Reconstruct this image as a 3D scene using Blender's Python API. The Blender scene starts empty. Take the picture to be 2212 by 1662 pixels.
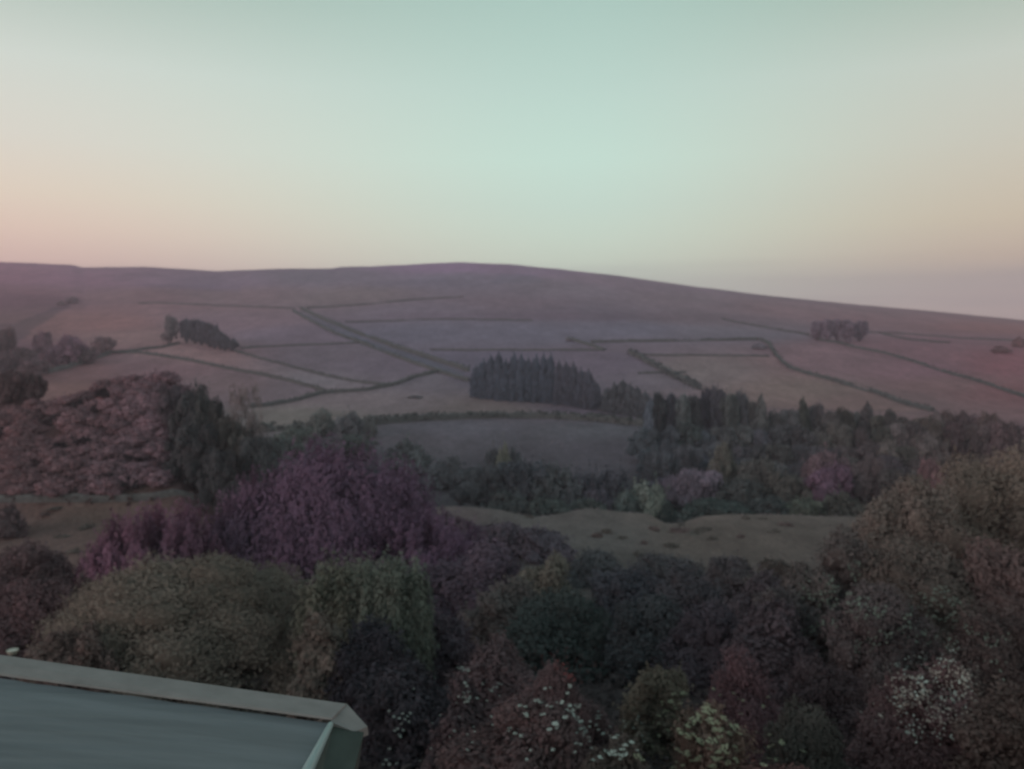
import bpy, math, random
import numpy as np
from mathutils import Vector

random.seed(11)
RNG = np.random.default_rng(11)
S = bpy.context.scene
COL = S.collection
PI = math.pi
CZ = 34.0                      # height of the eye above the datum (valley floor about z = 4)
PITCH = math.radians(3.5)
FPX = 1800.0                   # focal length in the units of the 2212 x 1662 layout grid


def lin(r, g, b):
    f = lambda c: c / 12.92 if c <= 0.04045 else ((c + 0.055) / 1.055) ** 2.4
    return (f(r / 255), f(g / 255), f(b / 255))


# ---------------------------------------------------------------- camera
cam = bpy.data.cameras.new('camera')
cam.sensor_width = 36
cam.lens = 36 * FPX / 2212
cam.clip_start = 0.05
cam.clip_end = 9000
cam.dof.use_dof = True
cam.dof.focus_distance = 2.2   # the phone focused on the window it looked through
cam.dof.aperture_fstop = 3.3
camo = bpy.data.objects.new('camera', cam)
COL.objects.link(camo)
camo.location = (0, 0, CZ)
camo.rotation_euler = (PI / 2 - PITCH, 0, 0)
S.camera = camo

# ---------------------------------------------------------------- sky
SUN_EL, SUN_ROT = math.radians(12.0), math.radians(230)
world = bpy.data.worlds.new('World')
S.world = world
world.use_nodes = True
nt = world.node_tree
N, L = nt.nodes, nt.links
N.clear()


def nd(tree, typ, **kw):
    n = tree.nodes.new(typ)
    for k, v in kw.items():
        setattr(n, k, v)
    return n


def ramp(node, stops, srgb=True):
    el = node.color_ramp.elements
    while len(el) > 1:
        el.remove(el[-1])
    for i, (p, c) in enumerate(stops):
        e = el[0] if i == 0 else el.new(p)
        e.position = p
        c = lin(*c) if srgb else c
        e.color = (*c, 1)


tc = nd(nt, 'ShaderNodeTexCoord')
sep = nd(nt, 'ShaderNodeSeparateXYZ')
L.new(tc.outputs['Generated'], sep.inputs[0])
elev = nd(nt, 'ShaderNodeMapRange')
elev.inputs['From Max'].default_value = 0.5
L.new(sep.outputs['Z'], elev.inputs['Value'])
hyp = nd(nt, 'ShaderNodeVectorMath', operation='NORMALIZE')
flat = nd(nt, 'ShaderNodeCombineXYZ')
L.new(sep.outputs['X'], flat.inputs['X'])
L.new(sep.outputs['Y'], flat.inputs['Y'])
L.new(flat.outputs[0], hyp.inputs[0])
sep2 = nd(nt, 'ShaderNodeSeparateXYZ')
L.new(hyp.outputs[0], sep2.inputs[0])
ZEN = (112, 138, 136)
rc, rl, rr = (nd(nt, 'ShaderNodeValToRGB') for _ in range(3))
ramp(rc, [(0.0, (196, 192, 184)), (.11, (206, 214, 198)), (.176, (214, 228, 207)), (.24, (206, 225, 207)),
          (.30, (199, 222, 207)), (.40, (194, 222, 208)), (.55, (181, 208, 197)), (.73, (162, 191, 181)), (1, ZEN)])
ramp(rl, [(0.0, (224, 172, 166)), (.14, (236, 194, 180)), (.22, (236, 206, 186)), (.29, (230, 212, 191)),
          (.40, (217, 212, 199)), (.55, (202, 209, 200)), (.70, (168, 184, 174)), (1, ZEN)])
ramp(rr, [(0.0, (190, 164, 158)), (.07, (196, 172, 164)), (.10, (190, 170, 162)), (.16, (206, 182, 160)), (.24, (208, 192, 166)),
          (.40, (199, 196, 180)), (.55, (190, 197, 186)), (.70, (158, 176, 163)), (1, ZEN)])
for r in (rc, rl, rr):
    L.new(elev.outputs[0], r.inputs[0])
ml = nd(nt, 'ShaderNodeMapRange', interpolation_type='SMOOTHSTEP')
ml.inputs['From Min'].default_value = 0.10
ml.inputs['From Max'].default_value = -0.60
mr = nd(nt, 'ShaderNodeMapRange', interpolation_type='SMOOTHSTEP')
mr.inputs['From Min'].default_value = 0.06
mr.inputs['From Max'].default_value = 0.56
for m in (ml, mr):
    L.new(sep2.outputs['X'], m.inputs['Value'])
x1 = nd(nt, 'ShaderNodeMix', data_type='RGBA')
x2 = nd(nt, 'ShaderNodeMix', data_type='RGBA')
L.new(ml.outputs[0], x1.inputs[0]); L.new(rc.outputs[0], x1.inputs[6]); L.new(rl.outputs[0], x1.inputs[7])
L.new(mr.outputs[0], x2.inputs[0]); L.new(x1.outputs[2], x2.inputs[6]); L.new(rr.outputs[0], x2.inputs[7])
# thin layered cloud near the horizon and a very faint unevenness everywhere
mp = nd(nt, 'ShaderNodeMapping')
mp.inputs['Scale'].default_value = (2.0, 2.0, 34.0)
L.new(tc.outputs['Generated'], mp.inputs[0])
cn = nd(nt, 'ShaderNodeTexNoise')
cn.inputs['Scale'].default_value = 1.6
cn.inputs['Detail'].default_value = 4
L.new(mp.outputs[0], cn.inputs[0])
cr = nd(nt, 'ShaderNodeMapRange')
cr.inputs['From Min'].default_value = .50
cr.inputs['From Max'].default_value = .72
L.new(cn.outputs[0], cr.inputs[0])
low = nd(nt, 'ShaderNodeMapRange')
low.inputs['From Min'].default_value = .10
low.inputs['From Max'].default_value = .03
L.new(sep.outputs['Z'], low.inputs[0])
mm = nd(nt, 'ShaderNodeMath', operation='MULTIPLY')
L.new(cr.outputs[0], mm.inputs[0]); L.new(low.outputs[0], mm.inputs[1])
mm2 = nd(nt, 'ShaderNodeMath', operation='MULTIPLY')
mm2.inputs[1].default_value = .34
L.new(mm.outputs[0], mm2.inputs[0])
x3 = nd(nt, 'ShaderNodeMix', data_type='RGBA')
L.new(mm2.outputs[0], x3.inputs[0]); L.new(x2.outputs[2], x3.inputs[6])
x3.inputs[7].default_value = (*lin(140, 134, 140), 1)
bg1 = nd(nt, 'ShaderNodeBackground')
bg1.inputs[1].default_value = 1.28
L.new(x3.outputs[2], bg1.inputs[0])
sky = nd(nt, 'ShaderNodeTexSky', sky_type='NISHITA')
sky.sun_disc = False
sky.sun_elevation = SUN_EL
sky.sun_rotation = SUN_ROT
bg2 = nd(nt, 'ShaderNodeBackground')
bg2.inputs[1].default_value = 0.05
L.new(sky.outputs[0], bg2.inputs[0])
mx = nd(nt, 'ShaderNodeMixShader')
mx.inputs[0].default_value = 0.06
L.new(bg1.outputs[0], mx.inputs[1]); L.new(bg2.outputs[0], mx.inputs[2])
wo = nd(nt, 'ShaderNodeOutputWorld')
L.new(mx.outputs[0], wo.inputs[0])

# the last of the light: a wide weak sun low behind the left shoulder
sl = bpy.data.lights.new('afterglow_sun', 'SUN')
sl.energy = 0.75
sl.angle = math.radians(40)
sl.color = (1.0, 0.82, 0.76)
so = bpy.data.objects.new('afterglow_sun', sl)
COL.objects.link(so)
so.rotation_euler = (math.radians(78), 0, math.radians(-50))
S.view_settings.view_transform = 'Standard'
S.view_settings.look = 'None'
S.view_settings.gamma = 1
S.view_settings.use_curve_mapping = False
S.view_settings.exposure = 0
S.cycles.use_denoising = True
S.cycles.max_bounces = 5
S.cycles.diffuse_bounces = 3
S.cycles.volume_bounces = 1
S.cycles.transparent_max_bounces = 4
S.cycles.pixel_filter_type = 'BLACKMAN_HARRIS'
S.cycles.filter_width = 1.8


# ---------------------------------------------------------------- helpers
def pix(x, y):
    """azimuth slope u = X/Y and height slope t = (z - CZ)/Y of a sight line."""
    a, b = (x - 1106) / FPX, (831 - y) / FPX
    c, s = math.cos(PITCH), math.sin(PITCH)
    return a / (c + b * s), (-s + b * c) / (c + b * s)


def tag(o, label=None, cat=None, group=None, kind=None):
    if label: o['label'] = label
    if cat: o['category'] = cat
    if group: o['group'] = group
    if kind: o['kind'] = kind
    return o


def link(name, me, mat=None, parent=None):
    o = bpy.data.objects.new(name, me)
    COL.objects.link(o)
    if mat is not None and me is not None and not me.materials:
        me.materials.append(mat)
    if parent is not None:
        o.parent = parent
    return o


def mesh(name, V, F, shade=None, col=None, smooth=False):
    me = bpy.data.meshes.new(name)
    V = np.asarray(V, dtype=np.float32).reshape(-1, 3)
    if isinstance(F, np.ndarray):
        n, k = F.shape
        me.vertices.add(len(V))
        me.vertices.foreach_set('co', V.ravel())
        me.loops.add(n * k)
        me.loops.foreach_set('vertex_index', F.astype(np.int32).ravel())
        me.polygons.add(n)
        me.polygons.foreach_set('loop_start', np.arange(0, n * k, k, dtype=np.int32))
        me.update(calc_edges=True)
    else:
        me.from_pydata([tuple(map(float, v)) for v in V], [], F)
        me.update()
    if shade is not None:
        at = me.attributes.new('shade', 'FLOAT', 'POINT')
        at.data.foreach_set('value', np.asarray(shade, dtype=np.float32))
    if col is not None:
        at = me.attributes.new('soil', 'FLOAT_COLOR', 'POINT')
        c4 = np.ones((len(V), 4), dtype=np.float32)
        c4[:, :3] = col
        at.data.foreach_set('color', c4.ravel())
    if smooth:
        me.polygons.foreach_set('use_smooth', np.ones(len(me.polygons), dtype=bool))
    return me


class MB:
    """collects polygons"""
    def __init__(s): s.v, s.f = [], []
    def add(s, vs, fs):
        o = len(s.v)
        s.v += [tuple(v) for v in vs]
        s.f += [tuple(i + o for i in f) for f in fs]
    def hexa(s, p):     # 8 points: 4 bottom, 4 top
        s.add(p, [(3, 2, 1, 0), (4, 5, 6, 7), (0, 1, 5, 4), (1, 2, 6, 5), (2, 3, 7, 6), (3, 0, 4, 7)])
    def tube(s, pts, rad, n=6):
        pts = [Vector(p) for p in pts]
        o = len(s.v)
        for i, p in enumerate(pts):
            d = (pts[min(i + 1, len(pts) - 1)] - pts[max(i - 1, 0)]).normalized()
            a = d.orthogonal().normalized(); b = d.cross(a)
            for k in range(n):
                an = 2 * PI * k / n
                s.v.append(tuple(p + (a * math.cos(an) + b * math.sin(an)) * rad[i]))
        for i in range(len(pts) - 1):
            for k in range(n):
                s.f.append((o + i * n + k, o + i * n + (k + 1) % n, o + (i + 1) * n + (k + 1) % n, o + (i + 1) * n + k))
        s.f.append(tuple(o + (len(pts) - 1) * n + k for k in range(n)))
    def lathe(s, prof, n=20, c=(0, 0, 0)):
        o = len(s.v)
        for r, z in prof:
            for k in range(n):
                an = 2 * PI * k / n
                s.v.append((c[0] + r * math.cos(an), c[1] + r * math.sin(an), c[2] + z))
        for i in range(len(prof) - 1):
            for k in range(n):
                s.f.append((o + i * n + k, o + i * n + (k + 1) % n, o + (i + 1) * n + (k + 1) % n, o + (i + 1) * n + k))
    def mesh(s, name, smooth=False): return mesh(name, s.v, s.f, smooth=smooth)


# ---------------------------------------------------------------- terrain as a height field z(X, Y)
SKYL = [(-700, 552), (-200, 560), (0, 566), (80, 569), (160, 573), (175, 578), (320, 577), (470, 586), (600, 581),
        (720, 580), (735, 577), (820, 575), (920, 570), (990, 567), (1100, 571), (1200, 581), (1330, 595), (1500, 619),
        (1660, 639), (1850, 658), (2000, 671), (2212, 692), (2500, 712), (2900, 722)]
su = np.array([pix(x, y)[0] for x, y in SKYL]); sv = np.array([y for x, y in SKYL], float)
CREST = [(-700, 1085), (0, 1080), (400, 1082), (700, 1095), (900, 1093), (960, 1087), (1020, 1089), (1080, 1098), (1150, 1116),
         (1200, 1110), (1270, 1092), (1330, 1099), (1400, 1106), (1440, 1128), (1470, 1132), (1520, 1112), (1580, 1105), (1700, 1107),
         (1800, 1112), (2212, 1120), (2900, 1120)]
cu = np.array([(x - 1106) / FPX for x, y in CREST]); cv = np.array([y for x, y in CREST], float)
MOUND = [(-700, 930), (-100, 905), (0, 880), (70, 868), (150, 848), (230, 826), (300, 806), (360, 800), (400, 815), (440, 850), (600, 900)]
mu = np.array([(x - 1106) / FPX for x, y in MOUND]); mv = np.array([y for x, y in MOUND], float)
KN = [(80, 1231), (95, 1160), (112, None), (130, 1128), (150, 1080), (190, 990), (220, 930), (240, 907), (290, 868), (350, 815), (430, 745)]
NEARZ = [(2.5, -5.6), (8, -7.0), (14, -8.6), (25, -12.0), (40, -16.0), (60, -20.3)]
Y0, Y1, NY, NU = 2.5, 2600.0, 560, 460
UL = 1.35
gy = np.exp(np.linspace(math.log(Y0), math.log(Y1), NY))
gu = np.linspace(-UL, UL, NU)


def v2t(v):
    b = (831 - v) / FPX
    c, s = math.cos(PITCH), math.sin(PITCH)
    return (-s + b * c) / (c + b * s)


def build_T():
    T = np.zeros((NY, NU))
    sky_t = v2t(np.interp(gu, su, sv))
    crest = np.interp(gu, cu, cv)
    mound = np.interp(gu, mu, mv)
    wm = np.clip(((470 - 1106) / FPX - gu) / (100 / FPX), 0, 1); wm = wm * wm * (3 - 2 * wm)
    ly = [math.log(y) for y, _ in NEARZ] + [math.log(k[0]) for k in KN]
    ys = [y for y, _ in NEARZ] + [k[0] for k in KN]
    rows = []
    for y, z in NEARZ:
        rows.append(np.full(NU, z / y))
    for y, v in KN:
        rows.append(v2t(crest) if v is None else np.full(NU, v2t(float(v))))
    rows = np.array(rows)
    t430 = rows[-1]
    for i, y in enumerate(gy):
        if y <= 430:
            l = math.log(y)
            k = max(0, min(len(ly) - 2, int(np.searchsorted(ly, l)) - 1))
            f = (l - ly[k]) / (ly[k + 1] - ly[k])
            t = rows[k] * (1 - f) + rows[k + 1] * f
        elif y <= 1000:
            f = (y - 430) / 570
            f = 1 - (1 - f) ** 1.7
            t = t430 * (1 - f) + sky_t * f
        else:
            t = (sky_t * 1000 - (y - 1000) * 0.07 - 20 * (1 - math.exp(-(y - 1000) / 150.0))) / y
        if 104 < y < 200:
            g = (y - 104) / 48 if y < 152 else max(0, 1 - (y - 152) / 44)
            w = wm * g
            if y < 152:
                # even bank from the foot to the brow, measured as height
                zf = v2t(1078.0) * 104; zt = v2t(mound) * 152
                tt = (zf + (zt - zf) * g ** .9) / y
                t = t * (1 - wm) + tt * wm
            else:
                t = t * (1 - w) + v2t(mound) * w
        T[i] = t
    k = np.exp(-0.5 * (np.arange(-4, 5) / 1.5) ** 2); k /= k.sum()
    P = np.pad(T, ((4, 4), (0, 0)), mode='edge')
    Ts = sum(k[j] * P[j:j + NY] for j in range(9))
    near = (gy > 900)[:, None]
    Ts = np.where(near, T, Ts)
    return Ts


TG = build_T()
UU, YY = np.meshgrid(gu, gy)
XX = UU * YY


def fbm(x, y, seed=0, octv=4):
    r = np.random.default_rng(seed)
    out = np.zeros_like(x); amp = 1.0; tot = 0; fr = 1.0
    for o in range(octv):
        for k in range(4):
            a = r.uniform(0, 2 * PI); ph = r.uniform(0, 2 * PI)
            out += amp * .5 * np.sin(fr * (x * math.cos(a) + y * math.sin(a)) + ph + 1.3 * np.sin(fr * .6 * (y * math.cos(a) - x * math.sin(a)) + ph * 2))
        tot += amp; amp *= .55; fr *= 2.1
    return out / tot


rough = np.clip((YY - 6) / 60, 0, 1)
ZB = TG * YY
bump = fbm(XX / 9, YY / 9, 3) * .22 * rough + fbm(XX / 30, YY / 30, 4) * .5 * np.clip((YY - 250) / 300, 0, 1) * np.clip((1000 - YY) / 200, 0, 1)
left_hill = np.clip(((430 - 1106) / FPX - UU) / .1, 0, 1) * np.clip((YY - 106) / 8, 0, 1) * np.clip((160 - YY) / 10, 0, 1)
bump += fbm(XX / 2.6, YY / 3.5, 8) * .45 * left_hill
ZG = ZB + bump
TG = ZG / YY


def ground(X, Y):
    Y = max(Y, Y0 + 1e-3)
    u = X / Y
    fi = (math.log(Y) - math.log(Y0)) / (math.log(Y1) - math.log(Y0)) * (NY - 1)
    fj = (u + UL) / (2 * UL) * (NU - 1)
    fi = min(max(fi, 0), NY - 1.001); fj = min(max(fj, 0), NU - 1.001)
    i, j = int(fi), int(fj); a, b = fi - i, fj - j
    z = (ZG[i, j] * (1 - a) * (1 - b) + ZG[i + 1, j] * a * (1 - b) + ZG[i, j + 1] * (1 - a) * b + ZG[i + 1, j + 1] * a * b)
    return z + CZ


def hit(x, y, ymin=60):
    """first point of the ground beyond ymin that a sight line meets"""
    u, t = pix(x, y)
    fj = min(max((u + UL) / (2 * UL) * (NU - 1), 0), NU - 1.001); j = int(fj); b = fj - j
    col = TG[:, j] * (1 - b) + TG[:, j + 1] * b
    for i in range(int(np.searchsorted(gy, ymin)), NY - 1):
        if col[i] >= t and gy[i] < 1010:
            f = 0 if i == 0 or col[i - 1] >= t else (t - col[i - 1]) / (col[i] - col[i - 1])
            Y = gy[i] if f == 0 else gy[i - 1] * (1 - f) + gy[i] * f
            return u * Y, Y
    return u * 990, 990


# --- ground colour: vegetation pinned to the ground, pink lens tint painted in at the sides
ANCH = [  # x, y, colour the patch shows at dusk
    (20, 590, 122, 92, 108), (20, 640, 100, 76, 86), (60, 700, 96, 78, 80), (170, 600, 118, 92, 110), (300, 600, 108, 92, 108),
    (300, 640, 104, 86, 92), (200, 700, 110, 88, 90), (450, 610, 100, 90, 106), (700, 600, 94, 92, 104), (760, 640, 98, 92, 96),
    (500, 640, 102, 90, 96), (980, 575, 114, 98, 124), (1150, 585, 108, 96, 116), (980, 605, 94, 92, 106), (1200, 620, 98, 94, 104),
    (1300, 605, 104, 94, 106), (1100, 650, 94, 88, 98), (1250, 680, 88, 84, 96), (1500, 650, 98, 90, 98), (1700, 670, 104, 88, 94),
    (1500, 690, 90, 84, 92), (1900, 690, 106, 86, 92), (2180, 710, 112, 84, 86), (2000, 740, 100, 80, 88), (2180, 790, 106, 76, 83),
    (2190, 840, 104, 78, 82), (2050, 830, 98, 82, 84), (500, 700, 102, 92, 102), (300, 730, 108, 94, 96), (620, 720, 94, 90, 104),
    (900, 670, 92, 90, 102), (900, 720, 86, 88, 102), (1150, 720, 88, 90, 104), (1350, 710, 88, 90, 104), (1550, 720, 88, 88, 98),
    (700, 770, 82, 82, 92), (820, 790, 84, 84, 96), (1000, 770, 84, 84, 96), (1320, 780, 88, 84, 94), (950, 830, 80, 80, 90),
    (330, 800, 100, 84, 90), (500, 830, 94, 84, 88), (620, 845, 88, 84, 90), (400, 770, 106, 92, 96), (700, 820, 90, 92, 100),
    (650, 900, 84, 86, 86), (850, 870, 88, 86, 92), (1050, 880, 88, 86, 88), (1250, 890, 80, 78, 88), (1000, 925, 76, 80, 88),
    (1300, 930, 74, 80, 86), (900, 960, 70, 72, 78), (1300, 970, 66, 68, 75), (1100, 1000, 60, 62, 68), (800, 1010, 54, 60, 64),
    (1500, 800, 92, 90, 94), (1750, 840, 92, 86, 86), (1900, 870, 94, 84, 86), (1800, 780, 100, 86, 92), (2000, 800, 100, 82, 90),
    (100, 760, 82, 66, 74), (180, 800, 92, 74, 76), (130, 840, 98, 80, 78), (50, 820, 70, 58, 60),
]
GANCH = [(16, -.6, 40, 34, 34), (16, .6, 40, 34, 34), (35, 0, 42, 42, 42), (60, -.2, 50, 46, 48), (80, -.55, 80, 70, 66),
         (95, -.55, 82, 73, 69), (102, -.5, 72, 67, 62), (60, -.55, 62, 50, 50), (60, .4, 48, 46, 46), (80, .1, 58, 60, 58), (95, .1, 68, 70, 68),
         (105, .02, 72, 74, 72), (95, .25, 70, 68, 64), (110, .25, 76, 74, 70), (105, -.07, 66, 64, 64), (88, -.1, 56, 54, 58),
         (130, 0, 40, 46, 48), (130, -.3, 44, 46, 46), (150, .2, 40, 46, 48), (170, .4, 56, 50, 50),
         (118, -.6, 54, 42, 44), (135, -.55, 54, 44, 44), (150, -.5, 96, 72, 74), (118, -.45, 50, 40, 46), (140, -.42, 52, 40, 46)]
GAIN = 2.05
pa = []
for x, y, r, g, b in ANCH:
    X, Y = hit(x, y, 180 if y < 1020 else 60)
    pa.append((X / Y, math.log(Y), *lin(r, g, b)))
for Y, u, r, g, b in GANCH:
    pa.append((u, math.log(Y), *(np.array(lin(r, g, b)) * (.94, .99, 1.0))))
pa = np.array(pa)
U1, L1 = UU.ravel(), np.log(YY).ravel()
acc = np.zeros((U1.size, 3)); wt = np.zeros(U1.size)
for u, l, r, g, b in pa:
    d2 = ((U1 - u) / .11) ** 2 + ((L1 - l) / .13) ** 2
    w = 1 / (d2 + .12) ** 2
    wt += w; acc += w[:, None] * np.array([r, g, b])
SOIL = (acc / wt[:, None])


def inpoly(px, py, poly):
    c = np.zeros(px.shape, bool)
    n = len(poly)
    for i in range(n):
        x1_, y1_ = poly[i]; x2_, y2_ = poly[(i + 1) % n]
        if y1_ == y2_: continue
        m = ((y1_ > py) != (y2_ > py)) & (px < (x2_ - x1_) * (py - y1_) / (y2_ - y1_) + x1_)
        c ^= m
    return c


FIELDS = [  # field outlines and how the sward differs from its neighbours
    ([(310, 655), (560, 663), (640, 668), (710, 715), (800, 750), (940, 800), (850, 832), (700, 812), (600, 785), (505, 760), (385, 742), (240, 760), (120, 745), (40, 740), (100, 690), (180, 662)], (1.05, 1.0, .98)),
    ([(640, 668), (1000, 642), (1250, 650), (1250, 690), (1000, 690), (740, 697)], (1.02, .98, .98)),
    ([(740, 697), (1240, 693), (1560, 692), (1650, 708), (1640, 735), (1280, 740), (1300, 757), (930, 757)], (.99, 1.0, 1.0)),
    ([(930, 757), (1300, 757), (1360, 765), (1500, 838), (1030, 860), (1010, 805)], (.93, .95, 1.0)),
    ([(250, 762), (350, 752), (385, 744), (505, 762), (600, 787), (700, 814), (835, 834), (720, 845), (640, 828), (560, 810), (420, 782)], (1.18, 1.16, 1.10)),
    ([(1365, 767), (1650, 769), (1675, 770), (1710, 800), (1800, 824), (1900, 854), (2010, 890), (1600, 880), (1510, 838)], (1.12, 1.1, 1.02)),
    ([(540, 880), (700, 850), (850, 834), (950, 802), (1020, 850), (1130, 880), (1390, 918), (1100, 902), (800, 918), (560, 928)], (1.12, 1.12, 1.05)),
    ([(640, 672), (665, 672), (850, 754), (1010, 804), (1010, 820), (880, 780), (710, 715)], (.78, .92, .92)),
    ([(1075, 592), (1160, 594), (1175, 612), (1060, 614)], (.84, .9, .92)),
    ([(780, 612), (960, 600), (980, 608), (800, 622)], (.92, .94, .96)),
    ([(300, 612), (520, 618), (520, 632), (300, 622)], (.9, .92, .98)),
    ([(820, 678), (1500, 676), (1700, 690), (1500, 694), (1200, 693), (830, 690)], (.92, .88, .9)),
    ([(-100, 700), (40, 700), (110, 668), (160, 655), (40, 735), (-60, 780)], (.62, .66, .72)),
    ([(0, 632), (150, 640), (190, 650), (110, 672), (40, 705), (-60, 700)], (.86, .86, .9)),
]
Xr, Yr = XX.ravel(), YY.ravel()
wob = fbm(Xr / 14, Yr / 22, 21) * 2.0
for poly, mul in FIELDS:
    P = []
    n = len(poly)
    for i in range(n):
        (xa, ya), (xb, yb) = poly[i], poly[(i + 1) % n]
        for k in range(4):
            f = k / 4
            P.append(hit(xa + (xb - xa) * f, ya + (yb - ya) * f, 190))
    ins = inpoly(Xr + wob, Yr + wob, P)
    SOIL[ins] *= np.array(mul)
SOIL = np.clip(SOIL * np.array([2.68, 1.93, 2.07]), 0, .6)

V = np.stack([XX, YY, ZG + CZ], -1).reshape(-1, 3)
idx = np.arange(NY * NU).reshape(NY, NU)
F = np.stack([idx[:-1, :-1], idx[:-1, 1:], idx[1:, 1:], idx[1:, :-1]], -1).reshape(-1, 4)


def ground_material():
    m = bpy.data.materials.new('moor_and_fields'); m.use_nodes = True
    t = m.node_tree; n = t.nodes; l = t.links
    b = n['Principled BSDF']
    b.inputs['Roughness'].default_value = .95
    b.inputs['Specular IOR Level'].default_value = .1
    at = nd(t, 'ShaderNodeAttribute', attribute_name='soil')
    geo = nd(t, 'ShaderNodeNewGeometry')
    mp_ = nd(t, 'ShaderNodeMapping'); mp_.inputs['Scale'].default_value = (1, .45, 1.6)
    l.new(geo.outputs['Position'], mp_.inputs[0])
    prev = at.outputs['Color']
    for sc, lo, hi, det in ((.02, .84, 1.14, 5), (.11, .82, 1.16, 5), (.5, .82, 1.18, 4), (2.6, .8, 1.22, 3)):
        no = nd(t, 'ShaderNodeTexNoise'); no.inputs['Scale'].default_value = sc; no.inputs['Detail'].default_value = det
        no.inputs['Roughness'].default_value = .62
        l.new(mp_.outputs[0], no.inputs[0])
        r = nd(t, 'ShaderNodeMapRange'); r.inputs['From Min'].default_value = .3; r.inputs['From Max'].default_value = .7
        r.inputs['To Min'].default_value = lo; r.inputs['To Max'].default_value = hi
        l.new(no.outputs[0], r.inputs[0])
        vm = nd(t, 'ShaderNodeVectorMath', operation='SCALE')
        l.new(prev, vm.inputs[0]); l.new(r.outputs[0], vm.inputs['Scale'])
        prev = vm.outputs[0]
    l.new(prev, b.inputs['Base Color'])
    no = nd(t, 'ShaderNodeTexNoise'); no.inputs['Scale'].default_value = 1.2; no.inputs['Detail'].default_value = 5
    bp = nd(t, 'ShaderNodeBump'); bp.inputs['Strength'].default_value = .6; bp.inputs['Distance'].default_value = .5
    l.new(geo.outputs['Position'], no.inputs[0]); l.new(no.outputs[0], bp.inputs['Height']); l.new(bp.outputs[0], b.inputs['Normal'])
    return m


GM = ground_material()
terr = link('hillside_ground', mesh('hillside_ground', V, F, col=SOIL, smooth=True), GM)
tag(terr, 'moorland hill and valley with fields and rough meadow', kind='structure')
gb = np.array([(-40, -40, CZ - 5.7), (40, -40, CZ - 5.7), (40, Y0, CZ - 5.6), (-40, Y0, CZ - 5.6)])
link('garden_ground', mesh('garden_ground', gb, [(0, 1, 2, 3)], col=np.tile(np.array(lin(46, 44, 42)) * 1.5, (4, 1))), GM)['kind'] = 'structure'


# ---------------------------------------------------------------- materials for things
def leaf_material(name, trans=.2, rough=.9):
    m = bpy.data.materials.new(name); m.use_nodes = True
    t = m.node_tree; n = t.nodes; l = t.links
    n.clear()
    oi = nd(t, 'ShaderNodeObjectInfo')
    at = nd(t, 'ShaderNodeAttribute', attribute_name='shade')
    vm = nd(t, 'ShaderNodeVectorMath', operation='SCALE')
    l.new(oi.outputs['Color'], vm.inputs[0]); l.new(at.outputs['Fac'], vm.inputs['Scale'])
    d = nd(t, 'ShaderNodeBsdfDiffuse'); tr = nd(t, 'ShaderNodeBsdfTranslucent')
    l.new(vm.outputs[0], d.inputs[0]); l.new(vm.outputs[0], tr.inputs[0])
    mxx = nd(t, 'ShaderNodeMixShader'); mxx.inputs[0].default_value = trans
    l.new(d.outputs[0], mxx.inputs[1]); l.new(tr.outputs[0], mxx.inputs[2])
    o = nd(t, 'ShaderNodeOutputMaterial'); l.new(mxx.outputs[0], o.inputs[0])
    return m


def noisy(name, col, rough=.8, sc=3.0, amp=.25, spec=.3, stretch=(1, 1, 1), bump=0.0, metallic=0.0):
    m = bpy.data.materials.new(name); m.use_nodes = True
    t = m.node_tree; l = t.links; b = t.nodes['Principled BSDF']
    b.inputs['Roughness'].default_value = rough
    b.inputs['Specular IOR Level'].default_value = spec
    b.inputs['Metallic'].default_value = metallic
    tcx = nd(t, 'ShaderNodeTexCoord')
    mpx = nd(t, 'ShaderNodeMapping'); mpx.inputs['Scale'].default_value = stretch
    l.new(tcx.outputs['Object'], mpx.inputs[0])
    no = nd(t, 'ShaderNodeTexNoise'); no.inputs['Scale'].default_value = sc; no.inputs['Detail'].default_value = 6
    no.inputs['Roughness'].default_value = .65
    l.new(mpx.outputs[0], no.inputs[0])
    r = nd(t, 'ShaderNodeValToRGB')
    ramp(r, [(.3, tuple(c * (1 - amp) for c in col)), (.7, tuple(min(1, c * (1 + amp)) for c in col))], srgb=False)
    l.new(no.outputs[0], r.inputs[0]); l.new(r.outputs[0], b.inputs['Base Color'])
    if bump:
        bp = nd(t, 'ShaderNodeBump'); bp.inputs['Strength'].default_value = bump; bp.inputs['Distance'].default_value = .05
        l.new(no.outputs[0], bp.inputs['Height']); l.new(bp.outputs[0], b.inputs['Normal'])
    return m


LEAF = leaf_material('leaves')
BARK = noisy('bark', (.05, .042, .036), sc=6, amp=.4, bump=.5)
STONE = noisy('dark_wall_stone', (.115, .112, .12), sc=1.5, amp=.4, bump=.8)


# ---------------------------------------------------------------- foliage
def ico(r=1.0):
    p = (1 + 5 ** .5) / 2
    v = np.array([(-1, p, 0), (1, p, 0), (-1, -p, 0), (1, -p, 0), (0, -1, p), (0, 1, p), (0, -1, -p), (0, 1, -p),
                  (p, 0, -1), (p, 0, 1), (-p, 0, -1), (-p, 0, 1)], float)
    v /= np.linalg.norm(v[0])
    f = np.array([(0, 11, 5), (0, 5, 1), (0, 1, 7), (0, 7, 10), (0, 10, 11), (1, 5, 9), (5, 11, 4), (11, 10, 2), (10, 7, 6), (7, 1, 8),
                  (3, 9, 4), (3, 4, 2), (3, 2, 6), (3, 6, 8), (3, 8, 9), (4, 9, 5), (2, 4, 11), (6, 2, 10), (8, 6, 7), (9, 8, 1)])
    return v * r, f


ICV, ICF = ico()


def unit(v): return v / np.maximum(np.linalg.norm(v, axis=-1, keepdims=True), 1e-9)


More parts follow.
